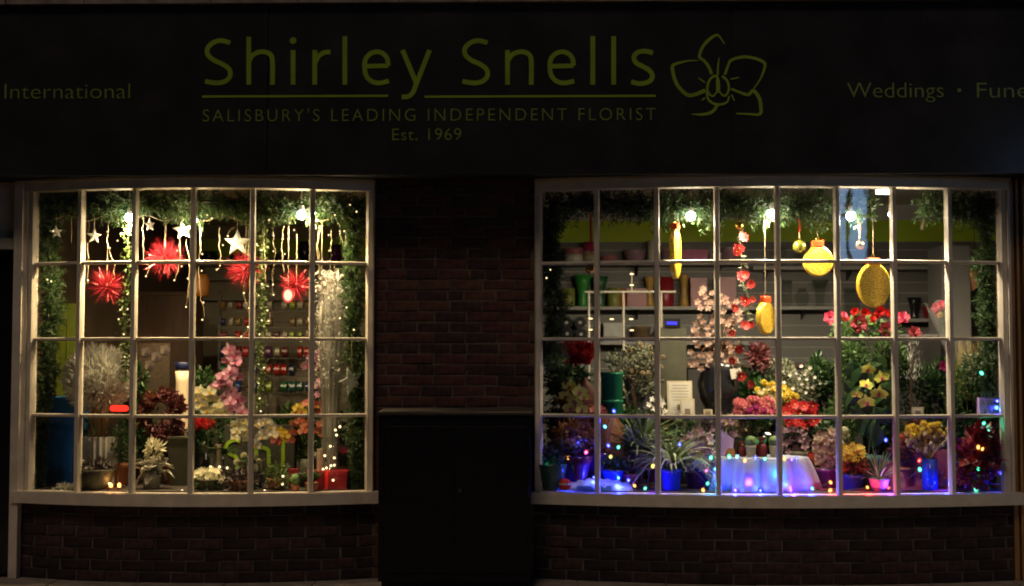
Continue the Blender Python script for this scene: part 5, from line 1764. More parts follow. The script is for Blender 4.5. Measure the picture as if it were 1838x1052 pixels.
spider('bushy green spider plant in a wicker pot', 1150, 740, .3, ('taper', 44, 30, 'wicker'), 260, 1.1, .46, W=.018, zb=ZP + .1305)
spider('white striped spider plant spilling from the blue pot', 1205, 760, .02, ('taper', 38, 38, 'blue_glaze'), 170, 1.25, .46, W=.018, droop=1.0)

# dark bench that carries the certificates and the tall vase
bz = at(1250, 746, .55).z
bench = T('display_bench', 'dark wooden bench carrying the certificate and the tall dark vase', 'bench', PT(1255, .62))
a, b_ = at(1186, 746, .55).x, at(1332, 746, .55).x
MB().box(a, b_, .50, .82, bz - .025, bz).build('top', MAT['wood_dark'], bench)
for x in (a + .03, b_ - .03):
    for y in (.53, .79):
        MB().box(x - .015, x + .015, y - .015, y + .015, ZP, bz - .0255).build('leg', MAT['wood_dark'], bench)
def card(nm, label, cat, pxa, pxb, pyt, Y, zb, tilt=.12, rows=6, frame=True):
    A, B = at(pxa, pyt, Y), at(pxb, pyt, Y)
    h = A.z - zb
    t = T(nm, label, cat, ((A.x + B.x) / 2, Y, zb))
    def bx(x0, x1, z0, z1, d0, d1):
        vs = []
        for d in (d0, d1):
            for (x, z) in ((x0, z0), (x1, z0), (x1, z1), (x0, z1)):
                vs.append((x, Y + d + tilt * (z - zb), z))
        return MB().add(vs, [(0, 1, 2, 3), (7, 6, 5, 4), (0, 4, 5, 1), (1, 5, 6, 2), (2, 6, 7, 3), (3, 7, 4, 0)])
    bx(A.x, B.x, zb, zb + h, 0, .012).build('frame' if frame else 'card', MAT['card'], t)
    bx(A.x + .012, B.x - .012, zb + .012, zb + h - .012, -.003, -.0005).build('sheet', MAT['card_pale'], t)
    w = B.x - A.x
    for k in range(rows):
        z = zb + h * (.88 - .085 * k)
        s = random.uniform(.12, .26)
        bx(A.x + w * s, B.x - w * s, z - .004, z, -.0042, -.0034).build('text_line', MAT['ink'], t)
    cx, cz = (A.x + B.x) / 2, zb + h * .24
    bx(cx - .02, cx + .02, cz - .022, cz + .022, -.0042, -.0034).build('picture', MAT['ink'], t)
    bx(cx - .006, cx + .006, zb, zb + .05, .04, .045).build('easel_foot', MAT['wood_dark'], t)
card('framed_certificate', 'cream framed certificate standing on the dark bench', 'picture frame', 1198, 1243, 684, .56, bz)
card('small_card', 'small cream card leaning before the framed certificate', 'card', 1221, 1247, 716, .515, bz, rows=0, frame=False)

t, top = plant('tall_vase', 'tall dark smoked glass vase holding pale pink blossom branches', 'vase', 1290, .66, None, z=bz)
base = Vector((at(1290, 740, .66).x, .66, bz))
m = mpp(.66)
hv = at(1290, 652, .66).z - bz
MB().lathe([(r * 76 * m, z * hv) for r, z in PROF['urn']], base, 26).build('vase', MAT['black_gloss'], t, smooth=True)
t = T('blossom_branches', 'spray of pale pink cherry blossom branches in the tall dark vase', 'bouquet', base + Vector((0, 0, hv * .97)))
tips = cloud(1272, 540, 22, 24, 10) + cloud(1306, 570, 30, 30, 16) + cloud(1264, 598, 28, 24, 14) + cloud(1258, 645, 20, 18, 12) + cloud(1306, 650, 24, 22, 10)
pts = blossoms(t, 'five', 'pale_pink', tips + [(x + random.uniform(-9, 9), y + random.uniform(-9, 9)) for x, y in tips[::2]], .62, 7, 'lip_dark', dy=.09)
stems(t, base + Vector((0, 0, hv * .97)), pts[::4], .003, 'stem_brown')
fringe_leaves(t, 1288, 600, 42, 60, .66, 160, .04, .018, 'leaf_autumn', lobes=9, spread=.8)
# swing tag and place card
q = at(1322, 672, .5)
t = T('swing_tag', 'white swing tag hanging on the pink blossom branches', 'tag', q)
vs = []
for d in (0, .003):
    for (x, z) in ((-9, -9), (11, -5), (7, 12), (-12, 9)):
        vs.append((q.x + x * mpp(.5), q.y + d, q.z + z * mpp(.5)))
MB().add(vs, [(0, 1, 2, 3), (7, 6, 5, 4), (0, 4, 5, 1), (1, 5, 6, 2), (2, 6, 7, 3), (3, 7, 4, 0)]).build('card', MAT['card_pale'], t)
MB().box(q.x - .002, q.x + .022, q.y - .003, q.y - .0005, q.z - .005, q.z + .022).build('print', MAT['ink'], t)
MB().tube([(q.x - .02, q.y, q.z + .035), (q.x - .03, q.y + .03, q.z + .09)], .0014, 4).build('string', MAT['wire_white'], t)
card('place_card', 'small white price card at the foot of the tall dark vase', 'card', 1263, 1279, 735, .51, bz, rows=1, frame=False)

# wine leaves, cream and pink carnations, grey foliage
t, top = plant('wine_foliage', 'dark wine red foliage bunch right of the blossom branches', 'bouquet', 1365, .76, ('cyl', 40, 120, 'smoke_glass'))
fringe_leaves(t, 1362, 645, 26, 30, .76, 420, .05, .024, 'leaf_wine', lobes=8)
fringe_leaves(t, 1368, 690, 30, 26, .78, 260, .05, .024, 'leaf_dark', lobes=6, name='green_leaves')
t, top = plant('cream_bouquet', 'small cream and yellow flowers above the pink carnations', 'bouquet', 1376, .6, ('cyl', 34, 100, 'smoke_glass'))
pts = blossoms(t, 'pom', 'yellow_petal', cloud(1376, 698, 17, 13, 9), .58, 6)
pts += blossoms(t, 'five', 'cream_petal', cloud(1382, 706, 16, 12, 8), .56, 6)
fringe_leaves(t, 1376, 700, 22, 20, .62, 140, .04, .018, 'leaf_mid')
t, top = plant('pink_carnations', 'dome of pink and coral carnations in a green vase', 'bouquet', 1355, .34, ('flare', 44, 86, 'emerald'))
pts = blossoms(t, 'pom', 'carn_petal', cloud(1354, 731, 40, 16, 30), .30, 9, dy=.06)
blossoms(t, 'pom', 'magenta_petal', cloud(1358, 738, 34, 10, 5), .26, 6)
stems(t, top, pts[:14])
fringe_leaves(t, 1355, 752, 30, 12, .34, 140, .05, .02, 'leaf_dark')
t, top = plant('grey_foliage', 'large bush of grey-green dried foliage behind the red geraniums', 'plant', 1446, .7, ('cyl', 60, 90, 'smoke_glass'))
fringe_leaves(t, 1436, 690, 32, 40, .66, 900, .032, .014, 'leaf_grey', lobes=11, spread=.75)
fringe_leaves(t, 1465, 690, 26, 44, .74, 520, .05, .018, 'leaf_dark', lobes=7, name='dark_leaves')
blossoms(t, 'pom', 'yellow_petal', cloud(1418, 713, 10, 6, 5), .52, 7)
blossoms(t, 'five', 'white_petal', cloud(1440, 680, 34, 28, 16), .56, 4)
t, top = plant('red_geranium', 'bright red geraniums right of the pink carnations', 'plant', 1440, .4, ('taper', 50, 60, 'planter_olive'))
blossoms(t, 'star', 'red_petal', cloud(1438, 745, 36, 20, 22), .36, 11, dy=.06)
fringe_leaves(t, 1440, 765, 40, 26, .42, 320, .05, .026, 'leaf_dark', lobes=7)

# dusty dried hydrangeas around the table
def hydrangea(label, px, pyc, rx, ry, Y, mats, n, potdef=None, size=8, leaf='leaf_dark'):
    t, top = plant('dried_hydrangea', label, 'dried flowers', px, Y, potdef, 'dried hydrangea bunches')
    for k, mt in enumerate(mats):
        blossoms(t, 'five', mt, cloud(px, pyc, rx, ry, n // len(mats)), Y - .03 - .02 * k, size, 'dried_petal', dy=.05)
    fringe_leaves(t, px, pyc + 6, rx, ry, Y + .05, 200, .045, .02, leaf, lobes=6)
    return t
hydrangea('dusty pink and cream hydrangea bunch between the blue pot and the table', 1252, 812, 32, 42, .16, ('pale_pink', 'white_petal', 'mauve_petal'), 66, ('taper', 46, 40, 'purple_glaze'))
hydrangea('brown dried hydrangea heads behind the white table', 1325, 770, 36, 24, .44, ('dried_petal', 'dried_petal'), 44, ('taper', 46, 40, 'planter_olive'))
hydrangea('brown dried hydrangea heads right of the white table', 1484, 806, 24, 36, .2, ('dried_petal', 'pale_pink'), 44, ('taper', 42, 34, 'purple_glaze'))
hydrangea('mauve dried hydrangea heads behind the right end of the white table', 1420, 790, 30, 22, .4, ('mauve_petal', 'mauve_petal'), 24, ('taper', 42, 40, 'planter_olive'))

# ---- the little round table under a white cloth
tc = PT(1365, .10)
m = mpp(.1)
R0 = 80 * m
ht = at(1365, 826, .1 - R0 * .9).z - ZP
t = T('round_table', 'low round table hidden under the white cloth', 'table', tc)
MB().lathe([(.16, 0), (.16, .015), (.025, .03), (.025, ht - .032), (R0 * .93, ht - .03), (R0 * .93, ht - .006)], tc, 32, sy=.6).build('table_frame', MAT['wood_dark'], t)
def fold(w, v):
    if v > .86: return 1.0
    k = (1 - v) ** .8
    return 1 + k * (.11 * math.sin(9 * w + .6) + .06 * math.sin(17 * w + 1.7) + .035 * math.sin(31 * w))
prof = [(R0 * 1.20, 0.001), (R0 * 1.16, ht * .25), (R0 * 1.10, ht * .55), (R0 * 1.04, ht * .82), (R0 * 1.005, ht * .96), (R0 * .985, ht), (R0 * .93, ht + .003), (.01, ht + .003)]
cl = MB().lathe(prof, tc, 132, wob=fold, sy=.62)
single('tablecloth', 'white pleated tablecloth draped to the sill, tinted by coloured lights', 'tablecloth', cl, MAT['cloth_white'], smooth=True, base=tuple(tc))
zt = ZP + ht + .004
for px, lab in ((1348, 'small round cactus in a cream pot on the white table, left one'), (1390, 'small round cactus in a cream pot on the white table, right one')):
    b = Vector((at(px, 820, .04).x, .04, zt))
    t = T('cactus_pot', lab, 'plant', b, 'cactus pots on the white table')
    MB().lathe([(r * .075, z * .08) for r, z in PROF['taper']], b, 18).build('pot', MAT['card'], t, smooth=True)
    MB().lathe([(.026, 0), (.036, .02), (.036, .045), (.024, .066), (.003, .072)], b + Vector((0, 0, .075)), 26, wob=lambda w, v: 1 + .08 * math.cos(13 * w)).build('cactus', MAT['cactus'], t, smooth=True)
for px, w, h, lab in ((1368, .085, .13, 'dark red gathered gift pouch on the table between the two cacti'), (1334, .055, .10, 'slim dark red gift pouch at the left of the table cacti')):
    b = Vector((at(px, 820, .06).x, .08, zt))
    t = T('gift_pouch', lab, 'bag', b, 'red pouches on the white table')
    MB().lathe([(w * .44, 0), (w * .5, .02), (w * .46, h * .55), (w * .2, h * .78)], b, 22, wob=lambda a, v: 1 + .06 * math.sin(6 * a)).build('pouch', MAT['cloth_red'], t, smooth=True)
    MB().lathe([(w * .2, h * .78), (w * .22, h * .80), (w * .22, h * .82), (w * .2, h * .84)], b, 16).build('tie', MAT['gold'], t)
    MB().lathe([(w * .2, h * .84), (w * .42, h)], b, 22, wob=lambda a, v: 1 + .15 * math.sin(8 * a) * v).build('ruffle', MAT['cloth_red'], t)
# lilac cone and yellow fold left on the table
b = Vector((at(1303, 815, .12).x, .14, zt))
t = T('lilac_bag', 'lilac paper bag standing at the left end of the white table', 'bag', b)
MB().add([(b.x - .035, b.y - .025, b.z), (b.x + .045, b.y - .025, b.z), (b.x + .045, b.y + .025, b.z), (b.x - .035, b.y + .025, b.z), (b.x - .045, b.y, b.z + .19), (b.x + .06, b.y, b.z + .12), (b.x + .06, b.y + .01, b.z + .12), (b.x - .045, b.y + .01, b.z + .19)],
         [(0, 1, 5, 4), (1, 2, 6, 5), (2, 3, 7, 6), (3, 0, 4, 7), (3, 2, 1, 0), (4, 5, 6, 7)]).build('bag', MAT['lilac'], t)
b2 = Vector((at(1312, 820, .05).x, .06, zt))
t = T('folded_card', 'small folded yellow card before the lilac bag', 'card', b2)
MB().add([(b2.x - .04, b2.y - .015, b2.z), (b2.x + .03, b2.y - .015, b2.z), (b2.x + .025, b2.y + .003, b2.z + .055), (b2.x - .02, b2.y + .003, b2.z + .06), (b2.x - .04, b2.y + .03, b2.z), (b2.x + .03, b2.y + .03, b2.z)],
         [(0, 1, 2, 3), (3, 2, 5, 4)]).build('leaf', MAT['orange_paper'], t)

# ---- right part of the display
t, top = plant('rose_bouquet', 'bouquet of red and pink silk roses under the largest gold bauble', 'bouquet', 1570, .44, ('cyl', 40, 190, 'smoke_glass'))
pts = blossoms(t, 'rose', 'duskyrose_petal', [(1541, 580, 17), (1588, 592, 15), (1640, 598, 13)], .36, 16, dy=.02)
pts += blossoms(t, 'rose', 'rosepink_petal', [(1489, 571, 13), (1499, 570, 8), (1620, 571, 12), (1514, 566, 7)], .38, 12, dy=.02)
pts += blossoms(t, 'rose', 'red_petal', [(1534, 560, 10), (1551, 562, 11), (1577, 559, 12), (1597, 563, 11), (1517, 572, 8), (1606, 578, 10), (1564, 572, 9)], .42, 11, dy=.03)
stems(t, top, pts)
fringe_leaves(t, 1560, 588, 58, 18, .44, 160, .075, .042, 'leaf_mid', lobes=8, spread=.85)
t, top = plant('yellow_orchid', 'yellow orchid blooms on broad dark green leaves', 'orchid', 1558, .22, ('taper', 60, 56, 'teal_pot'))
pts = blossoms(t, 'orchid', 'lime_petal', [(1558, 663, 14), (1583, 678, 15), (1555, 691, 14), (1578, 706, 15), (1556, 722, 15), (1538, 708, 10)], .14, 14, 'lip_dark', jit=.6, dy=.02)
MB().tube([Vector(q) for q in smooth_path([tuple(top), tuple(at(1566, 760, .2)), tuple(at(1570, 700, .18)), tuple(at(1562, 655, .18))], 5)], .004, 6).build('flower_stem', MAT['stem_green'], t)
mb = MB()
n = 26
for k in range(n):
    q = at(random.uniform(1522, 1600), random.uniform(650, 790), random.uniform(.24, .34))
    a = random.uniform(-1.2, 1.2)
    L, W = random.uniform(.12, .20), random.uniform(.04, .06)
    d = Vector((math.sin(a), -.25, math.cos(a)))
    s = d.cross(Vector((0, 1, 0))).normalized()
    mb.patch(lambda u, v: tuple(q + d * (L * (u - .4)) + s * (W * (2 * v - 1) * math.sin(math.pi * (.04 + .94 * u))) + Vector((0, .25 * W * (2 * v - 1) ** 2, 0))), 5, 2)
mb.build('broad_leaf', MAT['leaf_dark'], t, kind='stuff')
fringe_leaves(t, 1535, 640, 22, 40, .36, 420, .035, .016, 'leaf_mid', lobes=8, name='small_leaves')
t, top = plant('leafy_plant', 'dark bush behind the cellophane spray in the right window', 'plant', 1656, .7, ('taper', 60, 60, 'planter_olive'))
fringe_leaves(t, 1655, 695, 46, 52, .7, 900, .045, .018, 'leaf_dark', lobes=10, spread=.7)
blossoms(t, 'rose', 'magenta_petal', [(1690, 655, 9), (1697, 661, 7)], .6, 8)
t, top = plant('cellophane_spray', 'pale cellophane wrapped spray standing right of the yellow orchids', 'bouquet', 1637, .42, ('cyl', 20, 100, 'smoke_glass'))
n = 170
B = np.stack([at(1637, 640, .42).x + rng.normal(size=n) * .028, .42 + rng.normal(size=n) * .03, rng.uniform(at(0, 684, .42).z, at(0, 606, .42).z, n)], 1)
mb = MB(); rhombs(mb, B, rdir(n) * .5 + np.array([0, 0, 1.0]), rng.uniform(.02, .06, n), .008)
mb.build('sprig', MAT['frost'], t, kind='stuff')
stems(t, top, [at(1637 + random.uniform(-6, 6), 640, .42) for _ in range(6)], mat='stem_brown')
card('lime_tag', 'lime green price tag in the dark bush', 'tag', 1637, 1658, 731, .4, at(1648, 746, .4).z, rows=0, frame=False)
t, top = plant('gold_grass', 'sheaf of golden dried grass stems at the right of the right window', 'dried flowers', 1742, .4, ('cyl', 44, 150, 'smoke_glass'))
n = 330
a = rng.uniform(0, 2 * math.pi, n); sp = rng.uniform(0, .16, n)
mb = MB(); blades(mb, np.array(top[:]) - np.array([0, 0, .25]) + rng.normal(size=(n, 3)) * np.array([.03, .03, 0]), np.stack([np.cos(a) * sp, np.sin(a) * sp, 1 + 0 * a], 1), rng.uniform(.55, .82, n), .006, .02, 5)
mb.build('grass_stalk', MAT['straw'], t, kind='stuff')
t = T('wrapped_bouquet', 'cellophane cone bouquet leaning left of the golden grass', 'bouquet', PT(1708, .5))
q0 = at(1712, 660, .5); q1 = at(1684, 545, .5)
ax = (Vector(q1) - Vector(q0)).normalized(); sx_ = ax.orthogonal().normalized(); sy_ = ax.cross(sx_)
Lc = (Vector(q1) - Vector(q0)).length
MB().patch(lambda u, v: tuple(Vector(q0) + ax * Lc * u * (1 + .06 * math.sin(v * 25)) + (sx_ * math.cos(2 * math.pi * v) + sy_ * math.sin(2 * math.pi * v)) * (.012 + .075 * u) * (1 + .1 * math.sin(11 * 2 * math.pi * v))), 6, 40).build('cellophane', MAT['cellophane'], t, smooth=True)
pts = blossoms(t, 'rose', 'rosepink_petal', [(1680, 552, 9), (1689, 548, 9), (1683, 562, 8)], .5, 9)
blossoms(t, 'pom', 'straw', [(1695, 556, 7), (1688, 566, 7)], .5, 7)
MB().tube([PT(1708, .5), q0, Vector(q0).lerp(Vector(q1), .7)], .010, 6).build('stem_bundle', MAT['stem_green'], t)
t, top = plant('ivy_topiary', 'bushy small leaved green plant below the golden grass', 'plant', 1738, .2, ('taper', 56, 50, 'teal_pot'))
fringe_leaves(t, 1738, 700, 44, 56, .22, 1500, .030, .017, 'leaf_mid', lobes=12, spread=.75)
fringe_leaves(t, 1742, 660, 30, 30, .16, 260, .028, .015, 'leaf_grey', lobes=6, name='pale_leaves')
fringe_leaves(t, 1745, 770, 34, 30, .3, 320, .04, .02, 'leaf_dark', lobes=6, name='dark_leaves')

# front row right of the table
t, top = plant('yellow_kalanchoe', 'yellow flowering kalanchoe in a blue pot', 'plant', 1530, .06, ('taper', 44, 28, 'blue_glaze'))
blossoms(t, 'five', 'yellow_petal', cloud(1530, 812, 22, 15, 40), .0, 5.5, 'lip_yellow', dy=.03, up=.5)
fringe_leaves(t, 1530, 840, 26, 20, .06, 300, .05, .028, 'leaf_autumn', lobes=7)
fringe_leaves(t, 1530, 836, 28, 20, .1, 160, .05, .03, 'leaf_mid', lobes=6, name='green_leaves')
t, top = plant('air_plant', 'spiky striped air plant in a lilac pot', 'plant', 1578, -.02, ('bowl', 36, 22, 'lilac'), 'striped rosette plants')
n = 46
a = rng.uniform(0, 2 * math.pi, n); e = rng.uniform(.1, 1.45, n)
mb = MB(); blades(mb, np.tile(np.array(top[:]), (n, 1)), np.stack([np.cos(a) * np.cos(e), np.sin(a) * np.cos(e) * .8, np.sin(e) + .1], 1), rng.uniform(.16, .30, n), .011, .22, 7)
mb.build('spiky_leaf', MAT['leaf_spider'], t, kind='stuff')
t, top = plant('poppy_vase', 'dried poppy heads and yellow buttons fanned out of a tall blue vase', 'dried flowers', 1669, .05, ('cyl', 27, 56, 'blue_glaze'))
heads = cloud(1664, 790, 38, 22, 34)
pts = [at(x, y, .05 + random.uniform(-.05, .08)) for x, y in heads]
stems(t, top, pts, .0022, 'straw', bow=.1)
mb = MB()
for p in pts:
    mb.ball(p, random.uniform(.011, .017), 8, 6, sz=1.2)
    mb.lathe([(.004, 0), (.011, .003), (.004, .006)], (p.x, p.y, p.z + .016), 8)
mb.build('seed_head', MAT['dried_petal'], t, kind='stuff')
blossoms(t, 'pom', 'yellow_petal', cloud(1664, 772, 40, 16, 22), .1, 7)
fringe_leaves(t, 1660, 785, 38, 22, .16, 220, .04, .018, 'leaf_autumn', lobes=6)

# magenta cloth behind the front row, teal sheet
mg = MB()
xa, xb = at(1452, 850, .34).x, at(1712, 850, .34).x
mg.patch(lambda u, v: (xa + (xb - xa) * u, .20 + .10 * v + .03 * math.sin(38 * u) * (1 - .5 * v), ZP + .001 + (.22 + .05 * math.sin(9 * u)) * v), 90, 6)
mg.patch(lambda u, v: (xa + (xb - xa) * u, -.05 + .25 * v + .012 * math.sin(38 * u), ZP + .004 + .006 * math.sin(23 * u + 5 * v)), 60, 4)
single('magenta_cloth', 'magenta cloth draped behind the kalanchoe and blue vase', 'cloth', mg, MAT['cloth_magenta'], smooth=True)
# mass of red foliage at the right end
t, top = plant('red_poinsettia', 'large mass of dark red poinsettia leaves at the right end', 'plant', 1755, .08, ('taper', 50, 34, 'purple_glaze'))
fringe_leaves(t, 1757, 828, 40, 52, .06, 420, .085, .048, 'leaf_red', lobes=9, spread=.65, up=.1)
fringe_leaves(t, 1760, 785, 18, 26, .04, 120, .085, .045, 'leaf_red', lobes=4, name='top_leaves')
fringe_leaves(t, 1745, 860, 40, 22, .02, 160, .07, .04, 'leaf_red', lobes=6, name='lower_leaves', up=-.2)
stems(t, top, [at(1757 + random.uniform(-30, 30), 820 + random.uniform(-40, 20), .08) for _ in range(8)], .004, 'stem_brown')
# small things at the left front
t, top = plant('teal_planter', 'dark teal glazed planter in the left front corner of the right window', 'planter', 990, .02, ('bowl', 56, 46, 'teal_pot'))
fringe_leaves(t, 990, 815, 28, 22, .06, 260, .05, .022, 'leaf_purple', lobes=6)
b = PT(1074, -.05)
t = T('white_fan_cloth', 'low pleated white cloth lit blue at the left front of the right window', 'cloth', b)
wx = 62 * mpp(-.05)
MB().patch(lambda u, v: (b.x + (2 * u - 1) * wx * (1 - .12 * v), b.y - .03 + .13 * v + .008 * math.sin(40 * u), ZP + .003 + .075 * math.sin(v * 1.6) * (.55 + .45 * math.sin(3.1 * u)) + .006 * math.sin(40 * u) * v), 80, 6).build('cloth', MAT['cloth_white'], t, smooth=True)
MB().patch(lambda u, v: (b.x + (2 * u - 1) * wx * .5 - .03, b.y - .045 + .05 * v, ZP + .004 + .03 * v), 8, 2).build('teal_fold', MAT['teal_pot'], t)
b = PT(1014, -.04)
t = T('red_ball', 'red and white ball beside the low pleated cloth', 'ball', b)
MB().ball(b + Vector((0, 0, .042)), .042, 18, 12).build('ball', MAT['ribbon_red'], t, smooth=True)
MB().lathe([(.0405, -.006), (.0432, -.005), (.0432, .005), (.0405, .006)], b + Vector((0, 0, .047)), 20).build('band', MAT['ceramic_white'], t)
for k, (px, Y, w, h, mt, lab) in enumerate(((1130, .12, 30, 26, 'cloth_magenta', 'magenta pot between the two spider plants'), (1100, .1, 40, 34, 'blue_glaze', 'deep blue pot behind the low pleated cloth'), (1075, .26, 50, 60, 'purple_glaze', 'dark purple pot behind the purple vase'))):
    t, top = plant('glazed_pot', lab, 'plant', px, Y, ('taper', w, h, mt))
    fringe_leaves(t, px, 880 - h - 12, w * .6, 16, Y, 140, .045, .02, ('leaf_purple', 'leaf_dark', 'leaf_wine')[k])
# blue gift bag in the right corner
t = T('blue_bag', 'pale blue gift bag high on the green bush at the right', 'bag', at(1772, 745, .08))
q = at(1772, 745, .08)
MB().box(q.x - .06, q.x + .05, .06, .11, q.z, q.z + .12).build('bag', MAT['lilac'], t)
MB().tube([(q.x - .02, .085, q.z + .12), (q.x - .015, .085, q.z + .16), (q.x + .015, .085, q.z + .16), (q.x + .02, .085, q.z + .12)], .003, 5).build('handle', MAT['blue_glaze'], t)

# ================================================================== COLOURED FAIRY LIGHTS
LC = {'teal': ((.05, 1.0, .55), (.5, 1.0, .85)), 'cyan': ((.05, .65, 1.0), (.6, .9, 1.0)), 'blue': ((.03, .05, 1.0), (.45, .5, 1.0)), 'pink': ((1.0, .05, .35), (1.0, .5, .7)),
      'orange': ((1.0, .40, .04), (1.0, .75, .35)), 'red': ((1.0, .02, .02), (1.0, .35, .25)), 'violet': ((.20, .04, 1.0), (.75, .5, 1.0)), 'yellow': ((1.0, .75, .08), (1.0, .9, .5))}
for k, (a, b_) in LC.items():
    MAT['cap_' + k] = CAP('cap_' + k, a, 2.6)
    MAT['coreg_' + k] = EM('coreg_' + k, b_, 4.5)
bulb_me = {}
for k in LC:
    bulb_me[k] = MB().ball((0, 0, 0), .0065, 8, 6, mi=0, sz=1.3).ball((0, 0, .001), .0125, 10, 8, mi=1, sz=1.25).mesh('bulb', [MAT['coreg_' + k], MAT['cap_' + k]], smooth=True)
def light_string(label, pts, Y):
    p0 = at(pts[0][0], pts[0][1], Y(pts[0][0]) if callable(Y) else Y)
    t = T('coloured_light_string', label, 'fairy lights', p0, 'coloured fairy lights in the right window')
    pos = []
    for x, y, c in pts:
        pos.append(at(x, y, Y(x) if callable(Y) else Y))
    sm = [Vector(q) for q in smooth_path([tuple(p + Vector((0, .008, -.004))) for p in pos], 5)]
    for q in sm: q.z = max(q.z, ZP + .004)
    MB().tube(sm, .0022, 5).build('cord', MAT['wire_dark'], t)
    for p, (x, y, c) in zip(pos, pts):
        p = Vector(p)
        p.z = max(p.z, ZP + .012)
        copy_part(bulb_me[c], 'bulb', t, p, (random.uniform(-.6, .6), random.uniform(-.6, .6), 0), random.uniform(.85, 1.15))
    return t
fy = lambda d: (lambda px: bowR.Y(at(px, 870, -.1).x) + d)
s1 = light_string('coloured fairy lights trailing over the purple vase and pleated cloth', [(983, 828, 'teal'), (1000, 850, 'teal'), (1020, 822, 'orange'), (1038, 794, 'blue'), (1052, 812, 'pink'), (1070, 770, 'blue'), (1086, 766, 'cyan'), (1102, 738, 'blue'), (1092, 800, 'blue'), (1110, 803, 'teal'), (1096, 820, 'yellow'), (1066, 857, 'blue'), (1083, 868, 'cyan'), (1110, 858, 'cyan'), (1111, 869, 'blue'), (1110, 877, 'violet'), (1128, 862, 'blue'), (1139, 872, 'orange'), (1158, 880, 'teal'), (1172, 837, 'yellow'), (1220, 798, 'blue')], fy(.16))
s2 = light_string('coloured fairy lights running along the edge of the white table', [(1262, 880, 'orange'), (1270, 868, 'teal'), (1287, 882, 'teal'), (1268, 845, 'pink'), (1284, 842, 'cyan'), (1276, 822, 'teal'), (1287, 822, 'yellow'), (1309, 820, 'teal'), (1323, 820, 'cyan'), (1337, 827, 'orange'), (1356, 822, 'blue'), (1373, 824, 'teal'), (1397, 825, 'teal'), (1408, 824, 'orange'), (1421, 825, 'violet'), (1430, 823, 'blue')], -.125)
s3 = light_string('coloured fairy lights lying on the magenta cloth right of the table', [(1320, 880, 'violet'), (1365, 881, 'blue'), (1400, 884, 'blue'), (1458, 877, 'cyan'), (1491, 866, 'orange'), (1490, 881, 'orange'), (1557, 875, 'orange'), (1595, 876, 'red'), (1651, 843, 'teal'), (1650, 827, 'red'), (1590, 790, 'blue')], fy(.10))
s4 = light_string('coloured fairy lights hanging down the right end of the right window', [(1762, 670, 'teal'), (1790, 720, 'blue'), (1789, 732, 'cyan'), (1766, 760, 'teal'), (1774, 774, 'teal'), (1756, 803, 'orange'), (1763, 806, 'orange'), (1756, 842, 'teal'), (1754, 858, 'teal'), (1752, 886, 'teal')], lambda px: -.03)
for st, x, y, c, e in ((s1, 1066, 862, 'blue', .5), (s1, 1110, 870, 'blue', .6), (s1, 1090, 755, 'blue', .25), (s1, 1040, 800, 'blue', .25), (s1, 990, 840, 'teal', .12), (s1, 1180, 872, 'violet', .35), (s1, 1020, 870, 'blue', .3),
                       (s2, 1284, 850, 'blue', .35), (s2, 1272, 870, 'cyan', .14), (s3, 1320, 882, 'blue', .40), (s3, 1345, 866, 'violet', .25), (s3, 1365, 882, 'blue', .5), (s2, 1396, 850, 'cyan', .10), (s3, 1425, 880, 'violet', .40), (s3, 1410, 870, 'blue', .35), (s3, 1455, 875, 'blue', .5), (s3, 1500, 872, 'red', .30), (s3, 1560, 876, 'red', .25), (s3, 1598, 872, 'violet', .4), (s3, 1650, 860, 'blue', .30), (s3, 1700, 870, 'blue', .40),
                       (s4, 1792, 735, 'blue', .25), (s4, 1770, 768, 'teal', .12), (s4, 1770, 872, 'blue', .30), (s4, 1796, 850, 'blue', .25)):
    pos = at(x, y, bowR.Y(at(x, 870, -.1).x) + .07)
    pos.z = max(pos.z, ZP + .02)
    point_light(st, pos, e * 3.8, LC[c][0], .012)

# ================================================================== RIGHT ROOM BACKGROUND
YS = YB
zr1 = shelf('upper white shelf with pink pots on the back wall', 968, 1345, 470, YS, group='shelves on the back wall')
zr2 = shelf('middle white shelf with green and red vases on the back wall', 968, 1500, 550, YS, group='shelves on the back wall')
zr3 = shelf('lower white shelf with black reels on the back wall', 968, 1345, 613, YS, group='shelves on the back wall')
zr4 = shelf('right hand white shelf with clear glass vases on the back wall', 1352, 1690, 478, YS, group='shelves on the back wall')
zr5 = shelf('right hand lower shelf with clear glass vases and a black vase', 1506, 1700, 572, YS, group='shelves on the back wall')
YI = YS - .13
def goods(px, w, top, zs, pyb, kind, mat, lab, two=None):
    m = mpp(YI)
    c = Vector((at(px, pyb, YI).x, YI, zs + .001))
    h = (pyb - top) * m
    W = min(w * m, .24)
    nm = 'shelf_box' if kind == 'box' else 'shelf_vase'
    if kind == 'box':
        t = T(nm, lab, 'box', c, 'goods on the back wall shelves')
        MB().box(c.x - w * m / 2, c.x + w * m / 2, c.y - .1, c.y + .1, c.z, c.z + h * .78).build('box', MAT[mat], t)
        MB().box(c.x - w * m / 2 - .004, c.x + w * m / 2 + .004, c.y - .104, c.y + .104, c.z + h * .7805, c.z + h).build('lid', MAT[mat], t)
    elif two:
        t = T(nm, lab, 'pot', c, 'goods on the back wall shelves')
        MB().lathe([(r * W, z * h * .55) for r, z in PROF['cyl']], c, 18).build('pot', MAT[two], t, smooth=True)
        MB().lathe([(r * W * 1.06, z * h * .45) for r, z in PROF['cyl']], c + Vector((0, 0, h * .551)), 18).build('wrap', MAT[mat], t, smooth=True)
    else:
        single(nm, lab, 'pot', MB().lathe([(r * W, z * h) for r, z in PROF[kind]], c, 20), MAT[mat], 'goods on the back wall shelves', smooth=True)
mk('pot_pink', (.42, .15, .17), rough=.4); mk('pot_mauve', (.34, .20, .25), rough=.4); mk('pot_magenta', (.40, .015, .14), rough=.4); mk('pot_green', (.03, .24, .03), rough=.35)
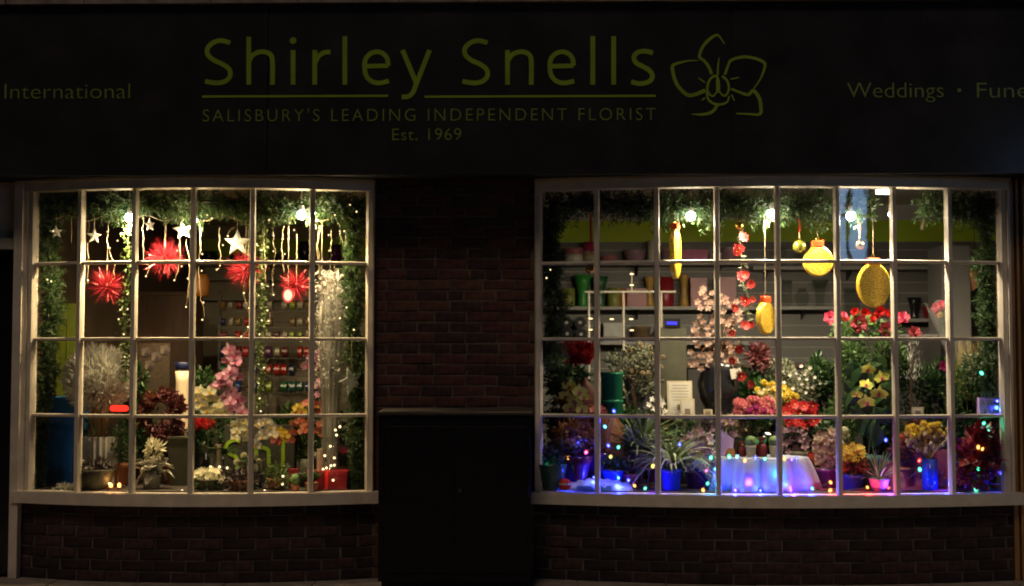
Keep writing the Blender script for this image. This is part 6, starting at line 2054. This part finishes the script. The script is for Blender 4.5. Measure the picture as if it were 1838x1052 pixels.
mk('pot_olive', (.22, .24, .05), rough=.4); mk('pot_mustard', (.42, .25, .05), rough=.4); mk('pot_darkred', (.24, .012, .02), rough=.35); mk('pot_orange', (.50, .14, .03), rough=.4); mk('pot_darkgreen', (.015, .085, .025), rough=.35)
for a in ((994, 24, 446, zr1, 469, 'taper', 'pot_mauve', 'mauve pot at the left end of the upper shelf'), (1030, 34, 443, zr1, 469, 'cyl', 'pot_pink', 'white pot with a pink wrap on the upper shelf', 'ceramic_white'),
          (1059, 24, 432, zr1, 469, 'cyl', 'pot_magenta', 'tall pot with a magenta wrap on the upper shelf', 'card'), (1093, 32, 457, zr1, 469, 'bowl', 'pot_pink', 'low dusty pink bowl on the upper shelf'),
          (1139, 42, 447, zr1, 469, 'bowl', 'pot_mauve', 'wide mauve bowl on the upper shelf'), (1174, 24, 430, zr1, 469, 'cyl', 'ceramic_white', 'tall pale jar on the upper shelf'), (1197, 20, 443, zr1, 469, 'taper', 'pot_mauve', 'small mauve pot beside the edge-on bauble'),
          (1241, 54, 447, zr1, 469, 'box', 'pot_magenta', 'magenta box on the upper shelf'), (1284, 26, 452, zr1, 469, 'taper', 'ceramic_white', 'small pale pot beside the magenta box'), (1309, 36, 442, zr1, 469, 'bowl', 'pot_mauve', 'mauve bowl behind the red flower strand'),
          (1020, 24, 515, zr2, 548, 'cyl', 'pot_olive', 'olive cylinder at the left of the middle shelf'), (1046, 33, 491, zr2, 548, 'flare', 'pot_green', 'bright green flared vase on the middle shelf'), (1077, 30, 494, zr2, 548, 'flare', 'pot_darkgreen', 'dark green flared vase behind the long red ribbon'),
          (1102, 24, 514, zr2, 548, 'cyl', 'pot_olive', 'short olive pot on the middle shelf'), (1119, 20, 516, zr2, 548, 'cyl', 'pot_orange', 'orange pot on the middle shelf'), (1142, 34, 516, zr2, 548, 'box', 'pot_darkred', 'dark red box on the middle shelf, left one'),
          (1166, 20, 494, zr2, 548, 'hour', 'pot_mustard', 'mustard waisted vase left of the edge-on bauble'), (1194, 32, 495, zr2, 548, 'cyl', 'pot_darkred', 'tall dark red vase behind the edge-on bauble'), (1228, 20, 490, zr2, 548, 'hour', 'pot_mustard', 'mustard waisted vase right of the edge-on bauble'),
          (1252, 28, 497, zr2, 548, 'box', 'pot_darkred', 'dark red box right of the mustard vases'), (1301, 36, 496, zr2, 548, 'box', 'pot_darkred', 'large dark red box beside the blossom branches'),
          (1641, 25, 532, zr5, 570, 'flare', 'black_gloss', 'black flared vase on the right hand shelf'), (1672, 34, 548, zr5, 570, 'bowl', 'pot_darkred', 'dark red bowl beside the cellophane cone'),
          (1190, 30, 592, zr3, 611, 'box', 'shelf_white', 'white box on the lower shelf'), (1100, 34, 578, zr3, 611, 'box', 'ribbed_grey', 'silver grey box on the lower shelf'), (1150, 36, 584, zr3, 611, 'taper', 'wicker', 'wicker basket on the lower shelf')):
    goods(*a)
for k, (px, w, top, zs, pyb, kind) in enumerate(((1412, 20, 500, zr2, 548, 'cyl'), (1440, 26, 515, zr2, 548, 'belly'), (1472, 30, 500, zr2, 548, 'flare'), (1530, 28, 515, zr5, 570, 'cyl'), (1565, 24, 520, zr5, 570, 'flare'), (1600, 22, 525, zr5, 570, 'cyl'),
                                                 (1400, 22, 440, zr4, 476, 'cyl'), (1432, 22, 452, zr4, 476, 'belly'), (1500, 24, 446, zr4, 476, 'flare'), (1560, 26, 444, zr4, 476, 'cyl'))):
    lab = ['slim clear glass cylinder at the left of the middle shelf', 'round clear glass vase beside the round gold bauble', 'flared clear glass vase under the round gold bauble', 'clear glass cylinder left behind the largest bauble', 'flared clear glass vase behind the largest bauble', 'clear glass cylinder right behind the largest bauble',
           'clear glass cylinder on the upper right shelf, first', 'round clear glass vase behind the lime-gold ball', 'flared clear glass vase right of the round gold bauble, upper shelf', 'clear glass cylinder above the largest bauble'][k]
    goods(px, w, top, zs, pyb, kind, 'vase_glass', lab)
# black spools
for k, (px, py) in enumerate(((1017, 579), (1041, 579), (1018, 599), (1043, 600))):
    q = at(px, py, YI - .02)
    r = 10.5 * mpp(YI)
    rows_ = []
    t = T('black_spool', ['upper left', 'upper right', 'lower left', 'lower right'][k] + ' of four black spools on the lower shelf', 'spool', q, 'black spools')
    mb = MB()
    n = 20
    prof = [(r * .3, -.03), (r, -.03), (r, .03), (r * .3, .03)]
    vs = [(q.x + rr * math.cos(2 * math.pi * k2 / n), q.y + yy, q.z + rr * math.sin(2 * math.pi * k2 / n)) for rr, yy in prof for k2 in range(n)]
    fs = [(j * n + k2, j * n + (k2 + 1) % n, ((j + 1) % 4) * n + (k2 + 1) % n, ((j + 1) % 4) * n + k2) for j in range(4) for k2 in range(n)]
    mb.add(vs, fs)
    mb.build('spool', MAT['black_gloss'], t)
    MB().tube([(q.x, q.y - .032, q.z), (q.x, YS - .007, q.z)], r * .26, 10).build('peg', MAT['ribbed_grey'], t)
# reflection of a street frame and its little warm lights, built as solid geometry
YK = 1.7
t = T('reflected_frame', 'pale frame with small warm lights standing in for a street reflection in the right window', 'rack', (at(1130, 700, YK).x, YK, .02))
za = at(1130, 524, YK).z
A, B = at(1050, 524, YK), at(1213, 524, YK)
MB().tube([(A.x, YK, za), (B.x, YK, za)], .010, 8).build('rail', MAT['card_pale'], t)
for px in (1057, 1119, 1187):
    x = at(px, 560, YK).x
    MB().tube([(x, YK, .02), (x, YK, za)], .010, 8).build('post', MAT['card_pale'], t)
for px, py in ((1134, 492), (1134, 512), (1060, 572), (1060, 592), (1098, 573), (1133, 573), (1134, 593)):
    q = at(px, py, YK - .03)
    l_ = MB().lathe([(.014, -.004), (.018, 0), (.014, .005)], q, 12).build('lamp', MAT['glow_warm'], t)  # glowing disc added for a light mirrored in the glass
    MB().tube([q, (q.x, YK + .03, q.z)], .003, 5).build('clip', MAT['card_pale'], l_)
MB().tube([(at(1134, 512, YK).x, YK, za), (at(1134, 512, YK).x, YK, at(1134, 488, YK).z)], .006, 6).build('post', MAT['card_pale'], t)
# till with a blue display
q = at(1206, 588, 1.5)
t = T('cash_till', 'till with a small blue lit display behind the pink blossom', 'till', (q.x, 1.5, .9))
MB().box(q.x - .16, q.x + .16, 1.5, 1.8, .0, .9).build('counter', MAT['wood_dark'], t)
MB().box(q.x - .10, q.x + .12, 1.52, 1.75, .9005, q.z).build('body', MAT['planter_olive'], t)
hd = MB().box(q.x - .06, q.x + .07, 1.50, 1.54, q.z + .0005, q.z + .075).build('display_head', MAT['black_gloss'], t)
z0 = at(1206, 580, 1.49).z
x0, x1 = at(1197, 580, 1.49).x, at(1216, 580, 1.49).x
for k in range(6):
    xx = x0 + (x1 - x0) * k / 6
    MB().box(xx, xx + (x1 - x0) / 7.2, 1.494, 1.4985, z0 - .012, z0 + .012).build('digit', MAT['glow_bluetext'], hd)
# pale door panel, orange paper lantern and hanging bamboo piece at the right
t = T('white_cupboard', 'tall white cupboard at the right of the back wall', 'cabinet', (at(1715, 700, 2.6).x, 2.6, .02))
a, b_ = at(1690, 500, 2.6).x, at(1742, 500, 2.6).x
MB().box(a, b_, 2.6, 3.0, .02, at(1715, 441, 2.6).z).build('carcass', MAT['shelf_white'], t)
MB().box(a + .01, b_ - .01, 2.588, 2.5995, .08, at(1715, 444, 2.6).z).build('door', MAT['shelf_white'], t)
q = at(1751, 500, 1.6)
t = T('paper_lantern', 'orange paper bunting piece at the right beside the white cupboard', 'lantern', (q.x, 1.6, Z_C))
MB().add([(q.x - .06, 1.6, q.z + .09), (q.x + .09, 1.58, q.z + .07), (q.x + .05, 1.57, q.z - .02), (q.x - .02, 1.6, q.z - .10), (q.x - .06, 1.61, q.z + .09), (q.x + .09, 1.66, q.z + .07), (q.x + .05, 1.66, q.z - .02), (q.x - .02, 1.64, q.z - .10)],
         [(0, 3, 2, 1), (4, 5, 6, 7), (0, 1, 5, 4), (1, 2, 6, 5), (2, 3, 7, 6), (3, 0, 4, 7)]).build('paper', MAT['orange_paper'], t)
MB().tube([(q.x, 1.61, q.z + .085), (q.x, 1.61, Z_C)], .003, 5).build('cord', MAT['wire_dark'], t)
q = at(1657, 402, .8)
t = T('cork_ornament', 'small tilted cork coloured ornament hanging near the right window top', 'ornament', q)
MB().tube([q + Vector((-.012, 0, -.045)), q + Vector((.012, 0, .045))], [.014, .017], 10).build('cork', MAT['card'], t)
MB().tube([q + Vector((.012, 0, .045)), (q.x + .012, q.y, Z_C)], .002, 5).build('thread', MAT['wire_white'], t)
# dark framed pictures / stools lower on the wall: tall narrow dark unit behind the bushes
t = T('dark_unit', 'tall dark shelving unit behind the bush at the right', 'cabinet', (at(1655, 600, 2.2).x, 2.2, .02))
a, b_ = at(1610, 600, 2.2).x, at(1688, 600, 2.2).x
MB().box(a, b_, 2.2, 2.5, .02, at(1650, 604, 2.2).z).build('carcass', MAT['shelf_dark'], t)
MB().box(a - .02, b_ + .02, 2.18, 2.52, at(1650, 604, 2.2).z + .0005, at(1650, 600, 2.2).z).build('top', MAT['shelf_white'], t)
t = T('work_counter', 'dark work counter across the room behind the display', 'counter', (at(1400, 640, 2.3).x, 2.3, .02))
a, b_ = at(1235, 640, 2.3).x, at(1600, 640, 2.3).x
zc = at(1400, 652, 2.3).z
MB().box(a, b_, 2.3, 2.9, .02, zc - .04).build('carcass', MAT['shelf_dark'], t)
MB().box(a - .02, b_ + .02, 2.27, 2.93, zc - .0395, zc).build('worktop', MAT['wood_dark'], t)

# ================================================================== FILLER PLANTS AT THE BACK OF BOTH DISPLAYS
FILL = [(1000, .62, 760, 34, 50, 'leaf_dark', 'behind the teal planter'), (1068, .66, 770, 32, 46, 'leaf_wine', 'between the autumn leaves and the amber cloth'), (1125, .72, 770, 34, 40, 'leaf_dark', 'behind the green spider plant'),
        (1185, .74, 770, 34, 44, 'leaf_grey', 'behind the white striped spider plant'), (1235, .46, 790, 32, 40, 'leaf_dark', 'under the dark bench, left'), (1290, .46, 790, 34, 40, 'leaf_purple', 'under the dark bench, right'),
        (1390, .66, 775, 34, 46, 'leaf_dark', 'between the carnations and the geraniums'), (1465, .6, 775, 32, 46, 'leaf_dark', 'behind the brown hydrangea heads'), (1510, .62, 770, 30, 60, 'leaf_mid', 'left of the yellow orchids'),
        (1600, .6, 780, 34, 50, 'leaf_dark', 'right of the yellow orchids'), (1650, .5, 800, 36, 40, 'leaf_wine', 'behind the dried poppy heads'), (1700, .56, 780, 34, 60, 'leaf_dark', 'behind the red poinsettia, left'), (1770, .5, 790, 34, 60, 'leaf_dark', 'behind the red poinsettia, right'),
        (1150, .86, 690, 30, 44, 'leaf_grey', 'above the wicker pot'),
        (1015, .72, 690, 34, 46, 'leaf_dark', 'behind the red carnations'), (1475, .78, 690, 30, 50, 'leaf_dark', 'right of the grey dried foliage'), (1598, .72, 660, 30, 50, 'leaf_mid', 'under the pink roses, right'), (1528, .6, 640, 26, 44, 'leaf_mid', 'under the pink roses, left'),
        (1690, .72, 700, 34, 56, 'leaf_dark', 'left of the golden grass'), (1745, .6, 720, 34, 60, 'leaf_mid', 'below the golden grass'), (1400, .82, 690, 26, 40, 'leaf_grey', 'behind the yellow freesias'), (1345, .8, 700, 30, 34, 'leaf_dark', 'behind the pink carnations'),
        (355, .75, 720, 26, 60, 'leaf_dark', 'behind the cream orchid'), (500, .75, 790, 34, 44, 'leaf_dark', 'behind the lettered bag, right'), (585, .62, 740, 30, 60, 'leaf_dark', 'behind the coral orchid'), (240, .8, 690, 24, 44, 'leaf_dark', 'left of the brown hessian panel'),
        (150, .6, 770, 30, 60, 'leaf_dark', 'right of the blue bin'), (245, .62, 780, 30, 50, 'leaf_dark', 'behind the silver poinsettia'), (300, .7, 800, 30, 40, 'leaf_purple', 'behind the olive planter'), (420, .72, 770, 34, 50, 'leaf_dark', 'behind the lettered bag, left'),
        (540, .7, 780, 34, 50, 'leaf_mid', 'behind the red glittered candle')]
for px, Y, pyc, rx, ry, mt, where in FILL:
    t, top = plant('backdrop_plant', 'leafy backdrop plant ' + where, 'plant', px, Y, ('taper', 44, 40, 'planter_olive'), 'leafy backdrop plants')
    fringe_leaves(t, px, pyc, rx, ry, Y, 900, .052, .022, mt, lobes=10, spread=.75)
    stems(t, top, [at(px + random.uniform(-rx, rx) * .6, pyc - random.uniform(0, ry) * .5, Y) for _ in range(5)])

EXTRA = [('pink_geranium', 'small pink geraniums low behind the deep blue pot', 1090, .3, 812, 26, 14, 'rosepink_petal', 14, 'leaf_dark'), ('rust_chrysanthemum', 'rust chrysanthemums beside the amber cloth', 1066, .42, 745, 22, 18, 'coral_petal', 14, 'leaf_autumn'),
         ('pale_daisies', 'pale daisies behind the certificate card', 1178, .6, 735, 20, 22, 'white_petal', 12, 'leaf_grey'), ('mauve_statice', 'mauve statice behind the lilac bag', 1300, .36, 770, 22, 18, 'mauve_petal', 16, 'leaf_dark'),
         ('yellow_freesia', 'yellow freesias left of the grey dried foliage', 1405, .55, 712, 14, 20, 'yellow_petal', 10, 'leaf_mid'), ('red_amaryllis', 'dark red flowers right of the table', 1462, .3, 826, 12, 16, 'red_petal', 7, 'leaf_dark'),
         ('cream_stocks', 'cream flower spikes behind the kalanchoe', 1508, .4, 795, 16, 26, 'cream_petal', 14, 'leaf_mid'), ('coral_roses', 'coral blooms low beside the poppy vase', 1622, .3, 800, 20, 18, 'coral_petal', 10, 'leaf_wine'),
         ('wine_dahlias', 'wine red dahlias behind the silver poinsettia', 310, .44, 770, 24, 18, 'duskyrose_petal', 12, 'leaf_wine'), ('rose_cyclamen', 'pink cyclamen behind the red gift box', 610, .3, 815, 18, 16, 'rosepink_petal', 10, 'leaf_dark'),
         ('cream_hellebore', 'cream hellebores behind the purple leaved plant', 446, .14, 826, 22, 12, 'cream_petal', 9, 'leaf_mid')]
for nm, lab, px, Y, pyc, rx, ry, pm, n, lm in EXTRA:
    t, top = plant(nm, lab, 'plant', px, Y, ('taper', 36, 34, 'terracotta'))
    pts = blossoms(t, random.choice(('star', 'pom', 'five')), pm, cloud(px, pyc, rx, ry, n), Y - .03, 7, dy=.05)
    stems(t, top, pts)
    fringe_leaves(t, px, pyc + 10, rx * 1.1, ry * 1.2, Y, 200, .045, .02, lm, lobes=6)
